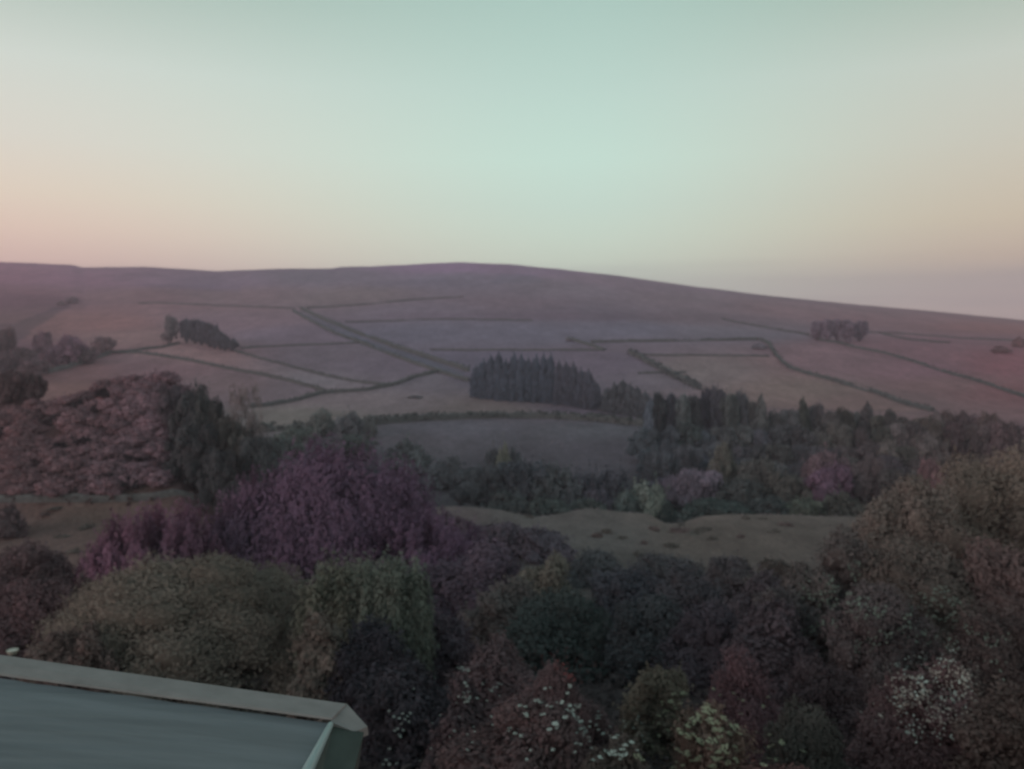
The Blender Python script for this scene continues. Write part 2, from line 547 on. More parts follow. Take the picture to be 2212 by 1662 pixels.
def leaf_cards(P, D, size, aspect, rng, upbias=0.0, long_dir=None):
    """small rhombic leaves at P facing roughly D"""
    n = len(P)
    nrm = unit(D + rng.normal(0, .38, (n, 3)) + np.array([0, 0, upbias]))
    if long_dir is None:
        long_dir = rng.normal(0, 1, (n, 3))
    a = unit(long_dir - nrm * np.sum(long_dir * nrm, 1, keepdims=True))
    b = np.cross(nrm, a)
    s = (size * rng.uniform(.6, 1.35, n))[:, None]
    Vv = np.stack([P - a * s * aspect, P - b * s * .55 + nrm * s * .12, P + a * s * aspect, P + b * s * .55 + nrm * s * .12], 1)
    Ff = np.arange(4 * n).reshape(n, 4)
    return Vv.reshape(-1, 3), Ff


def crown(name, lobes, n, size, rng, aspect=1.0, core=.82, upbias=.25, depth=.12, vertical=0.0, zmin=None, contrast=.25, sprigs=True):
    lobes = np.array(lobes, float)
    area = (lobes[:, 3] * lobes[:, 4] + lobes[:, 4] * lobes[:, 5] + lobes[:, 3] * lobes[:, 5])
    pick = rng.choice(len(lobes), n, p=area / area.sum())
    d = unit(rng.normal(0, 1, (n, 3)))
    d[:, 2] = np.where(d[:, 2] < -.35, -d[:, 2], d[:, 2])
    rad = 1 + rng.normal(0, depth, n) - .03
    C, R = lobes[pick, :3], lobes[pick, 3:6]
    P = C + d * R * rad[:, None]
    keep = np.ones(n, bool)
    for k in range(len(lobes)):     # drop leaves buried inside other lobes
        q = np.sum(((P - lobes[k, :3]) / lobes[k, 3:6]) ** 2, 1)
        keep &= ~((q < .55) & (pick != k))
    if zmin is not None:
        keep &= P[:, 2] > zmin
    P, d, pick = P[keep], d[keep], pick[keep]
    ns_ = int(len(P) / 42 * float(sprigs))           # shoots that break the outline
    if sprigs and ns_:
        si = rng.integers(0, len(P), ns_)
        ln = size * rng.uniform(2, 5.5, (ns_, 1))
        dd = unit(d[si] + np.array([0, 0, .7]) + rng.normal(0, .3, (ns_, 3)))
        ex = [P[si] + dd * ln * f + rng.normal(0, size * .25, (ns_, 3)) for f in (.25, .45, .65, .85, 1.0)]
        P = np.concatenate([P] + ex); d = np.concatenate([d] + [dd] * 5); pick = np.concatenate([pick] + [pick[si]] * 5)
    ld = None
    if vertical > 0:
        ld = rng.normal(0, 1, P.shape) * (1 - vertical) + np.array([0, 0, 1.0]) * vertical
    Vv, Ff = leaf_cards(P, d, size, aspect, rng, upbias, ld)
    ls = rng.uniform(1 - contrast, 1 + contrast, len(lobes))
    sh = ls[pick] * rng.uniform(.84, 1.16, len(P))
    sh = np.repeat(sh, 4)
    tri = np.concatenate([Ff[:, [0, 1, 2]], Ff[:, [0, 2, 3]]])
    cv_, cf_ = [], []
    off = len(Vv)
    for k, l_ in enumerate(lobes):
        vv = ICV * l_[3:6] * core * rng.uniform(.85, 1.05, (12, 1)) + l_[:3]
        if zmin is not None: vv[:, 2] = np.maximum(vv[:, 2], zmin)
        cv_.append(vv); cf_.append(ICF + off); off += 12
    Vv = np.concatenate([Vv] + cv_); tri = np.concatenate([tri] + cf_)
    sh = np.concatenate([sh, np.full(12 * len(lobes), .75)])  # inner cores coloured darker to stand for shade inside the crown
    return mesh(name, Vv, tri, shade=sh)


def dome_lobes(rng, k, r=.34, flat=0.0, low=0.0, jit=1.0):
    """lobes over a unit dome: radius 1 across, height 1"""
    out = [(0, 0, .36, .62, .62, .38)]
    for i in range(k):
        z = 1 - (i + .5) / k
        z = z * (1 - low) + low
        ph = i * 2.39996 + rng.uniform(-.3, .3)
        s = math.sqrt(max(0, 1 - z * z))
        q = .80 + jit * rng.uniform(-.28, .1)
        rr_ = r * (1 + jit * rng.uniform(-.45, .3))
        out.append((s * q * math.cos(ph), s * q * math.sin(ph), max(.12, z * q * .98), rr_, rr_, rr_ * rng.uniform(.6, .85)))
    return out


def tree_lobes(rng, k, r=.36, zc=.58, zr=.42):
    out = [(0, 0, zc, .62, .62, zr * .72)]
    for i in range(k):
        z = 1 - 2 * (i + .5) / k
        ph = i * 2.39996 + rng.uniform(-.5, .5)
        s = math.sqrt(max(0, 1 - z * z))
        q = rng.uniform(.42, .9)
        rr_ = r * rng.uniform(.5, 1.25)
        out.append((s * q * math.cos(ph), s * q * math.sin(ph), zc + z * zr * q, rr_, rr_, rr_ * zr * 1.1))
    return out


def conifer_lobes(rng, k=9, base=.10, fat=1.0, pw=.75):
    out = []
    for i in range(k):
        f = i / (k - 1)
        r = (1 - f) ** pw * .62 * fat + .10
        z = base + (1 - base) * (f * .94)
        out.append((rng.uniform(-.08, .08), rng.uniform(-.08, .08), z, r * .8, r * .8, .09))
        for m in range(4 if f < .8 else 2):
            a = rng.uniform(0, 2 * PI)
            q = r * rng.uniform(.45, .8)
            out.append((q * math.cos(a), q * math.sin(a), z - .02, r * .42, r * .42, rng.uniform(.04, .07)))
    return out


def spray_mesh(name, n_br, rng, leaf=.035, per=26, spread=1.0, up=.55):
    """upswept feathery branches from the middle of the base, unit radius and unit height"""
    Ps, Ds, Ls = [], [], []
    pl_ = [(rng.uniform(0, 2 * PI), rng.uniform(0, 1) ** .6, rng.uniform(.74, 1.0), rng.uniform(.8, 1.2)) for _ in range(max(24, n_br // 22))]
    for i in range(n_br):
        pa_, pe_, ph_, ps_ = pl_[rng.integers(len(pl_))]
        a = pa_ + rng.normal(0, .10); e = min(1.05, abs(pe_ + rng.normal(0, .06)))
        tip = np.array([math.cos(a) * e * spread, math.sin(a) * e * spread, (.22 + .78 * math.sqrt(max(.02, 1 - (e * .97) ** 2))) * ph_ * rng.uniform(.86, 1.0)])
        r0 = tip * np.array([.35, .35, .3])
        ctrl = tip * np.array([.8, .8, up])
        tt = rng.uniform(.25, 1, per)[:, None]
        p = (1 - tt) ** 2 * r0 + 2 * tt * (1 - tt) * ctrl + tt ** 2 * tip
        dv = 2 * (1 - tt) * (ctrl - r0) + 2 * tt * (tip - ctrl)
        p = p + rng.normal(0, .035, p.shape) * (1.2 - tt * .8)
        Ps.append(p); Ds.append(unit(dv + rng.normal(0, .25, p.shape))); Ls.append(np.full(per, ps_ * rng.uniform(.88, 1.12)))
    P = np.concatenate(Ps); Dr = np.concatenate(Ds); Sh = np.concatenate(Ls)
    out = unit(P - np.array([0, 0, .2]))
    Vv, Ff = leaf_cards(P, out, leaf, 1.7, rng, .2, Dr)
    sh = np.repeat(Sh * rng.uniform(.85, 1.15, len(P)), 4)
    tri = np.concatenate([Ff[:, [0, 1, 2]], Ff[:, [0, 2, 3]]])
    off = len(Vv); cvs, cfs = [], []
    for l_ in dome_lobes(rng, 14, .3):
        l_ = np.array(l_)
        cvs.append(ICV * l_[3:6] * .75 + l_[:3] * np.array([.8, .8, .8])); cfs.append(ICF + off); off += 12
    Vv = np.concatenate([Vv] + cvs); tri = np.concatenate([tri] + cfs)
    sh = np.concatenate([sh, np.full(off - len(sh), .55)])  # core lobes darkened in colour for the shade behind the plumes
    return mesh(name, Vv, tri, shade=sh)


def trunk_mesh(name, rng, h=.7, r=.035, limbs=5, bare=False):
    m = MB()
    m.tube([(0, 0, -.04), (rng.uniform(-.02, .02), rng.uniform(-.02, .02), h * .5), (rng.uniform(-.05, .05), 0, h)], [r * 1.3, r, r * .4], 7)
    for i in range(limbs):
        a = rng.uniform(0, 2 * PI); z = h * rng.uniform(.35, .85); q = rng.uniform(.3, .55)
        m.tube([(0, 0, z), (q * .5 * math.cos(a), q * .5 * math.sin(a), z + .1), (q * math.cos(a), q * math.sin(a), z + .2)], [r * .5, r * .35, r * .12], 5)
    return m.mesh(name, True)


PROTO = {}


def proto(kind, var):
    key = (kind, var)
    if key in PROTO: return PROTO[key]
    rng = np.random.default_rng(hash(kind) % 1000 if False else sum(map(ord, kind)) * 7 + var)
    if kind == 'far':        # round broadleaf, small in the picture
        c = crown('crown', tree_lobes(rng, 14, .34, .55, .45), 1500, .075, rng)
        t = trunk_mesh('trunk', rng, .6, .05)
    elif kind == 'mid':
        c = crown('crown', tree_lobes(rng, 34, .27, .50, .49), 6500, .042, rng, contrast=.3, sprigs=.35)
        t = trunk_mesh('trunk', rng, .6, .04)
    elif kind == 'fir':
        c = crown('crown', conifer_lobes(rng, 11, .08, 1.35, .6), 2600, .07, rng, aspect=1.3, core=.7, upbias=.1, sprigs=False)
        t = trunk_mesh('trunk', rng, .9, .05, 2)
    elif kind == 'spruce':   # denser and blunter, as in a plantation
        lb = conifer_lobes(rng, 9, .05, 1.2, .34)
        lb += [(0, 0, .52, .56, .56, .40), (0, 0, .3, .7, .7, .28)]
        c = crown('crown', lb, 2600, .07, rng, aspect=1.4, core=.78, upbias=.1, vertical=.25, sprigs=False)
        t = trunk_mesh('trunk', rng, .9, .05, 2)
    elif kind == 'bush':     # low bush, small in the picture
        c = crown('crown', dome_lobes(rng, 14, .36), 1400, .07, rng)
        t = None
    elif kind == 'scrub':
        c = crown('crown', dome_lobes(rng, 11, .38), 1100, .085, rng, contrast=.3)
        t = None
    elif kind == 'birch':    # thin crown the field shows through
        lb = [l for l in tree_lobes(rng, 44, .17, .55, .46)][1:]
        c = crown('crown', lb, 2600, .028, rng, core=.15, depth=.3)
        t = trunk_mesh('trunk', rng, .8, .022, 11)
    PROTO[key] = (c, t)
    return PROTO[key]


def leafcol(c, gain):
    c = np.array(lin(*c)); m = c.mean()
    c = (c * .66 + m * .34) * gain * np.array([2.12, 1.88, 1.94])
    c = c * min(1, .34 / c.max())
    return (*[float(v) for v in c], 1)



def place(name, kind, x, ytop, Y, hw, colour, label, cat, group=None, base=None, gain=2.3, var=None, yscale=1.0):
    """a tree or bush standing on the ground at distance Y (or where the ground shows at image row 'base')"""
    u, t = pix(x, ytop)
    if base is not None:
        X, Y = hit(x, base, 110)
    else:
        X = u * Y
    z0 = ground(X, Y)
    H = max(.4, CZ + t * Y - z0)
    W = hw / FPX * Y
    c, tr = proto(kind, var if var is not None else random.randrange(3))
    cc = leafcol(colour, gain)
    rz = random.uniform(0, 2 * PI)
    if tr is None:
        o = link(name, c, LEAF)
        o.location = (X, Y, z0 - .03 * H); o.scale = (W, W * yscale, H * 1.03); o.rotation_euler[2] = rz if yscale == 1 else 0
        o.color = cc
        tag(o, label, cat, group)
        return o
    e = link(name, None)
    e.location = (X, Y, z0); e.rotation_euler[2] = rz
    tag(e, label, cat, group)
    o = link('crown', c, LEAF, e); o.scale = (W, W, H); o.color = cc
    o2 = link('trunk', tr, BARK, e); o2.scale = (W, W, H)
    return e


# ---------------------------------------------------------------- dry stone walls, hedges, track
def line_pts(pl, ymin=180, step=5.0):
    w = [hit(x, y, ymin) for x, y in pl]
    out = []
    for (xa, ya), (xb, yb) in zip(w, w[1:]):
        n = max(2, int(math.hypot(xb - xa, yb - ya) / step))
        for k in range(n):
            out.append((xa + (xb - xa) * k / n, ya + (yb - ya) * k / n))
    out.append(w[-1])
    # soften the corners a little
    for _ in range(2):
        out = [out[0]] + [((a[0] + 2 * b[0] + c[0]) / 4, (a[1] + 2 * b[1] + c[1]) / 4) for a, b, c in zip(out, out[1:], out[2:])] + [out[-1]]
    return out


def wall(name, pl, h, w, label, cat, colour=(62, 64, 70), tufts=1.0, group=None, ymin=180, tuft=.5):
    rng = np.random.default_rng(int(abs(pl[0][0] * 7 + pl[0][1])) + 5)
    pts = line_pts(pl, ymin, 2.0)
    m = MB(); n = len(pts)
    for i, (x, y) in enumerate(pts):
        a = pts[max(0, i - 1)]; b = pts[min(n - 1, i + 1)]
        d = Vector((b[0] - a[0], b[1] - a[1], 0)).normalized(); s = Vector((-d.y, d.x, 0))
        p = Vector((x, y, ground(x, y)))
        hh = h * rng.uniform(.78, 1.12) * (.45 if math.sin(i * .21 + pl[0][0]) + math.sin(i * .073 + pl[0][1]) > 1.72 else 1); ww = w * rng.uniform(.85, 1.15)
        for q, zz in ((-.5, -.5), (-.42, hh * .7), (-.25, hh), (.25, hh * rng.uniform(.93, 1.04)), (.42, hh * .7), (.5, -.5)):
            m.v.append(tuple(p + s * ww * q + Vector((0, 0, zz))))
    for i in range(n - 1):
        for k in range(5):
            m.f.append((i * 6 + k, i * 6 + k + 1, (i + 1) * 6 + k + 1, (i + 1) * 6 + k))
    m.f.append(tuple(range(6))); m.f.append(tuple(reversed([(n - 1) * 6 + k for k in range(6)])))
    e = link(name, None); e.location = (pts[n // 2][0], pts[n // 2][1], ground(*pts[n // 2]))
    tag(e, label, cat, group)
    o = link('stonework', m.mesh('stonework'), STONE, e)
    o.location = -e.location
    k = int(n * 7 * tufts)
    if k:
        ii = rng.integers(0, n, k)
        P = np.array([(pts[i][0], pts[i][1], 0) for i in ii]) + np.stack([rng.normal(0, w * .55, k), rng.normal(0, w * .55, k), np.zeros(k)], 1)
        P[:, 2] = [ground(p[0], p[1]) for p in P]
        P[:, 2] += rng.uniform(.1, h * 1.12, k)
        Vv, Ff = leaf_cards(P, np.tile([0, -.6, .6], (k, 1)), tuft, 1.3, rng, .2)
        g = link('grass_tufts', mesh('grass_tufts', Vv, Ff, shade=np.repeat(rng.uniform(.6, 1.3, k), 4)), LEAF, e)
        g.location = -e.location
        g.color = leafcol(colour, .95)
        g['kind'] = 'stuff'
    return e


WL = [
    ([(300, 656), (450, 660), (560, 664), (636, 668)], .9, .8, 'faint field wall along the upper left pasture, ending at the top of the track', 'wall', (72, 66, 74)),
    ([(662, 666), (760, 661), (900, 648), (1000, 643)], 1.1, .9, 'thin dark wall dividing moor from pasture right of the track top', 'wall', (66, 66, 74)),
    ([(650, 668), (745, 710), (850, 751), (930, 776), (1012, 803)], 1.9, 1.6, 'dark wall on the uphill side of the sunken track', 'wall', (52, 62, 66)),
    ([(634, 673), (710, 715), (800, 750), (880, 781), (940, 801), (1012, 824)], 1.4, 1.4, 'dark wall on the downhill side of the sunken track', 'wall', (56, 62, 68)),
    ([(745, 697), (900, 692), (1000, 691), (1150, 694)], .9, .9, 'low brownish wall crossing the upper pasture between track and moor', 'wall', (74, 68, 76)),
    ([(520, 753), (620, 748), (700, 745), (790, 741)], .8, .8, 'faint wall running right from the left pine clump', 'wall', (70, 68, 76)),
    ([(508, 760), (600, 785), (700, 812), (770, 826), (838, 834)], 1.0, .9, 'wall along the upper edge of the pale strip field', 'wall', (64, 66, 74)),
    ([(236, 763), (300, 763), (420, 782), (560, 810), (640, 828), (700, 846)], 1.3, 1.1, 'wall along the lower edge of the pale strip field', 'wall', (60, 58, 60)),
    ([(540, 882), (600, 874), (650, 864), (700, 850), (780, 846), (850, 833), (900, 815), (950, 802)], 1.4, 1.2, 'winding wall climbing from the birch tree to the track', 'wall', (54, 56, 62)),
    ([(930, 757), (1040, 758), (1150, 758), (1300, 758)], .9, .9, 'faint level wall just above the central conifer plantation', 'wall', (70, 68, 76)),
    ([(1228, 733), (1260, 743), (1305, 758)], 1.4, 1.8, 'short broken wall with rushes above the plantation', 'wall', (66, 68, 76)),
    ([(1278, 741), (1400, 739), (1520, 737), (1640, 735), (1658, 742), (1668, 756), (1676, 770), (1710, 799), (1800, 823), (1900, 853), (2015, 890)], 1.5, 1.2,
     'long dark wall with a sharp bend descending to the valley wood', 'wall', (56, 58, 60)),
    ([(1362, 765), (1420, 795), (1470, 822), (1512, 842)], 2.3, 1.8, 'thick dark hedge slanting down into the wood', 'hedge', (48, 54, 60)),
    ([(1385, 768), (1500, 769), (1660, 771)], .9, .8, 'low wall closing the top of the pale right field', 'wall', (72, 72, 80)),
    ([(1560, 690), (1650, 708), (1740, 723), (1775, 737), (1850, 753), (1920, 766), (2000, 791), (2100, 821), (2212, 858), (2300, 890)], 1.2, 1.2,
     'long wall passing below the moorland tree clump to the right edge', 'wall', (68, 56, 60)),
    ([(1875, 719), (1960, 722), (2100, 733), (2230, 737)], .8, .8, 'faint wall running right from the moorland tree clump', 'wall', (84, 70, 74)),
    ([(1900, 720), (1960, 734), (2050, 742)], .9, .9, 'second faint wall branching below the first, right of the tree clump', 'wall', (80, 66, 70)),
    ([(560, 932), (700, 928), (800, 919), (900, 909), (1000, 905), (1100, 903), (1200, 904), (1300, 911), (1395, 921)], 2.0, 1.8,
     'dark curved hedge bounding the lower central field', 'hedge', (52, 60, 60)),
    ([(236, 764), (300, 757), (350, 752), (386, 743)], 1.2, 1.1, 'wall rising to the left pine clump', 'wall', (72, 62, 66)),
    ([(105, 806), (150, 795), (190, 782), (236, 765)], 1.8, 2.0, 'overgrown wall along the left wooded gully', 'wall', (64, 54, 58)),
    ([(1380, 808), (1440, 806), (1480, 806)], .8, .8, 'faint wall in the small field above the wood', 'wall', (72, 70, 76)),
]
for pl, h, w, lab, cat, colr in WL:
    wall('hedge' if cat == 'hedge' else 'dry_stone_wall', pl, h, w, lab, cat, colr, tufts=1.6 if cat == 'hedge' else .8,
         group='field boundaries on the hillside', tuft=.6 if cat == 'hedge' else .42)
wall('field_wall', [(-60, 1081), (60, 1082), (200, 1081), (330, 1081), (420, 1079)], .8, .8, 'low wall along the foot of the bracken bank behind the left meadow', 'wall', (62, 48, 48), group='field boundaries on the hillside', ymin=96, tuft=.35)


rg = np.random.default_rng(91)
n = 42000
Yt = np.exp(rg.uniform(math.log(112), math.log(850), n)); ut = rg.uniform(-.72, .72, n)
dn_ = fbm(ut * Yt / 38, Yt / 60, 31) + .5 * fbm(ut * Yt / 9, Yt / 12, 32)
keep_ = dn_ > rg.uniform(.0, .9, n)
Yt, ut = Yt[keep_], ut[keep_]
Pt = np.array([(u_ * y_, y_, ground(u_ * y_, y_)) for u_, y_ in zip(ut, Yt)])
sz = .28 * (Yt / 300) ** .5
Pt[:, 2] += sz * .35
Vv, Ff = leaf_cards(Pt, np.tile([0, -.6, .8], (len(Pt), 1)), 1.0, .5, rg, .2, np.tile([1.0, .1, 0], (len(Pt), 1)))
cen = np.repeat(Pt, 4, axis=0); Vv = cen + (Vv - cen) * np.repeat(sz, 4)[:, None] * np.array([1.6, 1.2, 1])
rt = link('rough_grass', mesh('rough_grass', Vv, Ff, shade=np.repeat(rg.uniform(.7, 1.25, len(Pt)), 4)), LEAF)
rt.color = leafcol((84, 74, 80), 1.5)
tag(rt, 'rough tufty grass and rushes over the hillside fields', 'grass', kind='stuff')

# ---------------------------------------------------------------- far trees and clumps
ORD = ['first', 'second', 'third', 'fourth', 'fifth', 'sixth', 'seventh', 'eighth', 'ninth', 'tenth', 'eleventh', 'twelfth', 'thirteenth',
       'fourteenth', 'fifteenth', 'sixteenth', 'seventeenth', 'eighteenth', 'nineteenth', 'twentieth', 'twenty-first', 'twenty-second', 'twenty-third']

# left clump of pines
place('pine_tree', 'mid', 371, 679, 0, 17, (70, 66, 72), 'tall detached pine at the left end of the left hillside clump', 'tree', 'left hillside clump', base=741)
place('pine_tree', 'mid', 362, 712, 0, 14, (80, 70, 76), 'small pale tree at the foot of the detached left pine', 'tree', 'left hillside clump', base=744)
for i, (x, t_, b_, hw) in enumerate([(403, 682, 742, 17), (420, 683, 744, 17), (437, 687, 747, 17), (452, 694, 750, 17), (466, 699, 753, 15), (476, 712, 756, 14), (488, 722, 758, 13), (503, 730, 760, 13)]):
    place('pine_tree', 'mid', x, t_, 0, hw, (52, 54, 66), 'dark blue-green pine, %s from the left in the main part of the left clump' % ORD[i], 'tree', 'left hillside clump', base=b_, gain=1.7)
# right clump on the moor
for i, (x, t_, b_, hw) in enumerate([(1765, 688, 735, 20), (1788, 684, 738, 20), (1808, 683, 738, 18), (1832, 688, 739, 20), (1857, 690, 737, 18)]):
    place('round_tree', 'mid', x, t_, 0, hw, (80, 70, 86), 'rounded mauve-grey tree, %s from the left in the right moorland clump' % ORD[i], 'tree', 'right moorland clump', base=b_, gain=1.8)
# lone bushes
place('bush', 'bush', 155, 641, 0, 14, (76, 62, 72), 'small dark bush alone on the upper left moor', 'bush', base=656)
place('bush', 'bush', 133, 650, 0, 10, (88, 72, 80), 'smaller bush just left of the lone moor bush', 'bush', base=660)
place('bush', 'bush', 2200, 727, 0, 14, (88, 64, 68), 'dark bush at the right edge of the hill', 'bush', base=750)
place('bush', 'bush', 2163, 748, 0, 22, (92, 66, 72), 'low spreading bush on the right slope', 'bush', base=762)
place('bush', 'bush', 1228, 728, 0, 8, (72, 72, 80), 'tiny dark bush at the top of the broken wall', 'bush', base=738)
place('bush', 'bush', 1640, 742, 0, 18, (76, 74, 86), 'low dark bush inside the sharp wall bend', 'bush', base=754)
place('bush', 'bush', 895, 854, 0, 18, (72, 72, 78), 'low tuft of rushes in the middle field below the track', 'bush', base=860)
# gully trees far left
for (x, t_, b_, hw, c, lab) in [
        (93, 712, 775, 20, (86, 64, 78), 'tall narrow mauve tree at the far end of the left gully'),
        (150, 722, 790, 36, (84, 60, 78), 'broad purple-brown tree in the left gully'),
        (120, 745, 792, 26, (78, 58, 74), 'purple tree tucked under the broad gully tree'),
        (222, 725, 766, 27, (90, 72, 80), 'round detached tree at the right end of the left gully'),
        (55, 748, 795, 30, (68, 54, 60), 'dark tree in the left gully beside the narrow mauve one'),
        (15, 705, 780, 24, (70, 54, 60), 'dark tree at the left edge of the gully'),
        (10, 755, 812, 34, (66, 50, 58), 'dark tree below the edge tree of the gully'),
        (75, 770, 812, 30, (72, 56, 64), 'low mauve bushy tree in the gully bottom'),
        (190, 752, 786, 26, (72, 60, 68), 'low dark tree between broad and round gully trees')]:
    place('gully_tree', 'mid', x, t_, 0, hw, c, lab, 'tree', 'trees in the left gully', base=b_, gain=1.8)
for (x, t_, b_, hw, c, lab) in [
        (30, 790, 868, 46, (62, 50, 54), 'dark tree just behind the bracken bank at the left edge'),
        (72, 805, 860, 26, (60, 50, 54), 'smaller dark tree right of the edge tree behind the bank')]:
    place('bank_tree', 'mid', x, t_, 150, hw, c, lab, 'tree', 'trees behind the bank', gain=1.6)

# central plantation
cent = [(1030, 792, 858), (1045, 778, 860), (1061, 765, 862), (1077, 763, 864), (1093, 772, 865), (1110, 766, 866), (1126, 764, 867), (1142, 769, 868), (1158, 766, 869),
        (1174, 768, 870), (1190, 766, 872), (1207, 779, 874), (1223, 783, 875), (1239, 787, 877), (1255, 793, 880), (1271, 802, 883), (1285, 818, 885)]
for i, (x, t_, b_) in enumerate(cent):
    place('spruce_tree', 'spruce', x, t_ + random.uniform(-3, 6), 0, random.uniform(16, 22), (46, 58, 74) if i < 11 else (50, 56, 70), 'tall blue-green conifer, %s from the left in the central plantation' % ORD[i],
          'tree', 'conifers of the central plantation', base=b_, gain=1.7)
for i, (x, t_, b_) in enumerate([(1312, 838, 890), (1328, 828, 892), (1345, 820, 895), (1360, 830, 898), (1376, 836, 900), (1392, 846, 904)]):
    place('spruce_tree', 'spruce', x, t_, 0, 19, (54, 60, 68), 'shorter conifer, %s from the left in the gap between plantation and valley wood' % ORD[i], 'tree', 'conifers below the plantation', base=b_, gain=1.7)

# the valley wood, from its far top edge down to the stream
wood_top = [
    (1405, 862, 'spruce', 18), (1425, 842, 'mid', 22), (1450, 836, 'mid', 24), (1478, 838, 'mid', 24), (1500, 842, 'mid', 24), (1528, 834, 'mid', 24), (1556, 829, 'mid', 26),
    (1580, 832, 'mid', 24), (1606, 838, 'mid', 24), (1644, 853, 'fir', 22), (1628, 862, 'mid', 20), (1678, 884, 'mid', 26), (1710, 876, 'mid', 24), (1735, 855, 'fir', 22), (1762, 868, 'mid', 24),
    (1790, 884, 'mid', 26), (1825, 880, 'mid', 26), (1852, 884, 'mid', 22), (1874, 864, 'fir', 24), (1905, 886, 'mid', 26), (1928, 884, 'mid', 20), (1955, 892, 'mid', 26),
    (1990, 890, 'mid', 26), (2020, 886, 'mid', 26), (2050, 886, 'mid', 24), (2078, 882, 'mid', 26), (2106, 884, 'mid', 24), (2132, 888, 'mid', 24), (2158, 900, 'mid', 24), (2184, 915, 'mid', 24), (2212, 930, 'mid', 26)]


def wcol(x, j=0):
    f = min(1, max(0, (x - 1380) / 830))
    a = np.array((48, 56, 66)); m = np.array((56, 56, 58)); b = np.array((66, 54, 58))
    c = a * (1 - f * 2) + m * f * 2 if f < .5 else m * (2 - 2 * f) + b * (2 * f - 1)
    c = c * (1 + random.uniform(-.17, .2)) + np.array((random.uniform(-3, 3), random.uniform(-3, 3), random.uniform(-3, 3)))
    return tuple(c)


kn = {'mid': 'broadleaf', 'fir': 'pointed fir', 'spruce': 'blunt conifer'}
for i, (x, t_, k, hw) in enumerate(wood_top):
    side = 'left tip of the valley wood' if i == 0 else None
    nm = {'mid': 'woodland_tree', 'fir': 'fir_tree', 'spruce': 'spruce_tree'}[k]
    lab = 'dark %s on the skyline of the valley wood, %s' % (kn[k], side or ('%s from its left tip' % ORD[i] if i < 20 else '%s from the right edge' % ORD[len(wood_top) - 1 - i]))
    place(nm, k, x, t_ + random.uniform(-4, 5), 200 + random.uniform(-6, 6), hw * (1.25 if k != 'mid' else random.uniform(.85, 1.15)), wcol(x), lab, 'tree', 'top trees of the valley wood', gain=2.1)
rowdefs = [(186, 915, 36, 1400, 2230), (172, 955, 40, 1410, 2240), (158, 990, 44, 1420, 2240), (148, 1025, 44, 1440, 2240)]
for ri, (Yr_, t0, hw, xa, xb) in enumerate(rowdefs):
    xs = np.arange(xa, xb, hw * 1.15)
    for i, x in enumerate(xs):
        if ri >= 1 and x > 2020: continue
        xx = x + random.uniform(-8, 8)
        place('woodland_tree', 'mid', xx, t0 + random.uniform(-14, 14) - (12 if xx > 1900 else 0), Yr_, hw * random.uniform(.8, 1.1), wcol(xx),
              'dark broadleaf tree inside the valley wood, %s along its %s row from the top' % (ORD[i % 23], ORD[ri + 1]), 'tree', 'inner trees of the valley wood', gain=2.1)
spec = [  # x, top, Y, hw, colour, kind, label
    (1505, 1002, 138, 62, (74, 68, 82), 'mauve-grey rounded tree at the foot of the valley wood beside the bright green bushes'),
    (1450, 1022, 141, 34, (66, 62, 76), 'smaller mauve tree leaning on the left of the rounded mauve tree'),
    (1778, 962, 140, 60, (72, 58, 66), 'large plum-coloured tree in the right half of the valley wood'),
    (1790, 1000, 134, 56, (74, 54, 74), 'bright purple tree in front of the large plum one'),
    (1870, 985, 138, 46, (66, 58, 62), 'brown-mauve tree right of the bright purple tree'),
    (1565, 950, 146, 34, (66, 68, 64), 'olive tree standing amid the valley wood'),
    (1640, 985, 142, 56, (58, 60, 60), 'dull green tree between olive and plum trees'),
    (1700, 1020, 136, 56, (60, 60, 58), 'brownish green tree left of the bright purple tree'),
    (1600, 1030, 134, 50, (50, 56, 58), 'dark green tree right of the mauve-grey tree'),
    (2012, 985, 134, 32, (84, 62, 68), 'pinkish round tree above the big olive thicket'),
    (1930, 1000, 136, 40, (56, 54, 56), 'dark tree between brown-mauve and pinkish trees'),
    (1420, 960, 150, 40, (52, 58, 66), 'dark blue-green tree at the lower left of the valley wood'),
    (1480, 950, 152, 40, (54, 58, 66), 'dark tree above the rounded mauve tree'),
]
for x, t_, Y, hw, c, lab in spec:
    place('valley_tree', 'mid', x, t_, Y, hw, c, lab, 'tree', 'trees at the foot of the valley wood', gain=2.0)
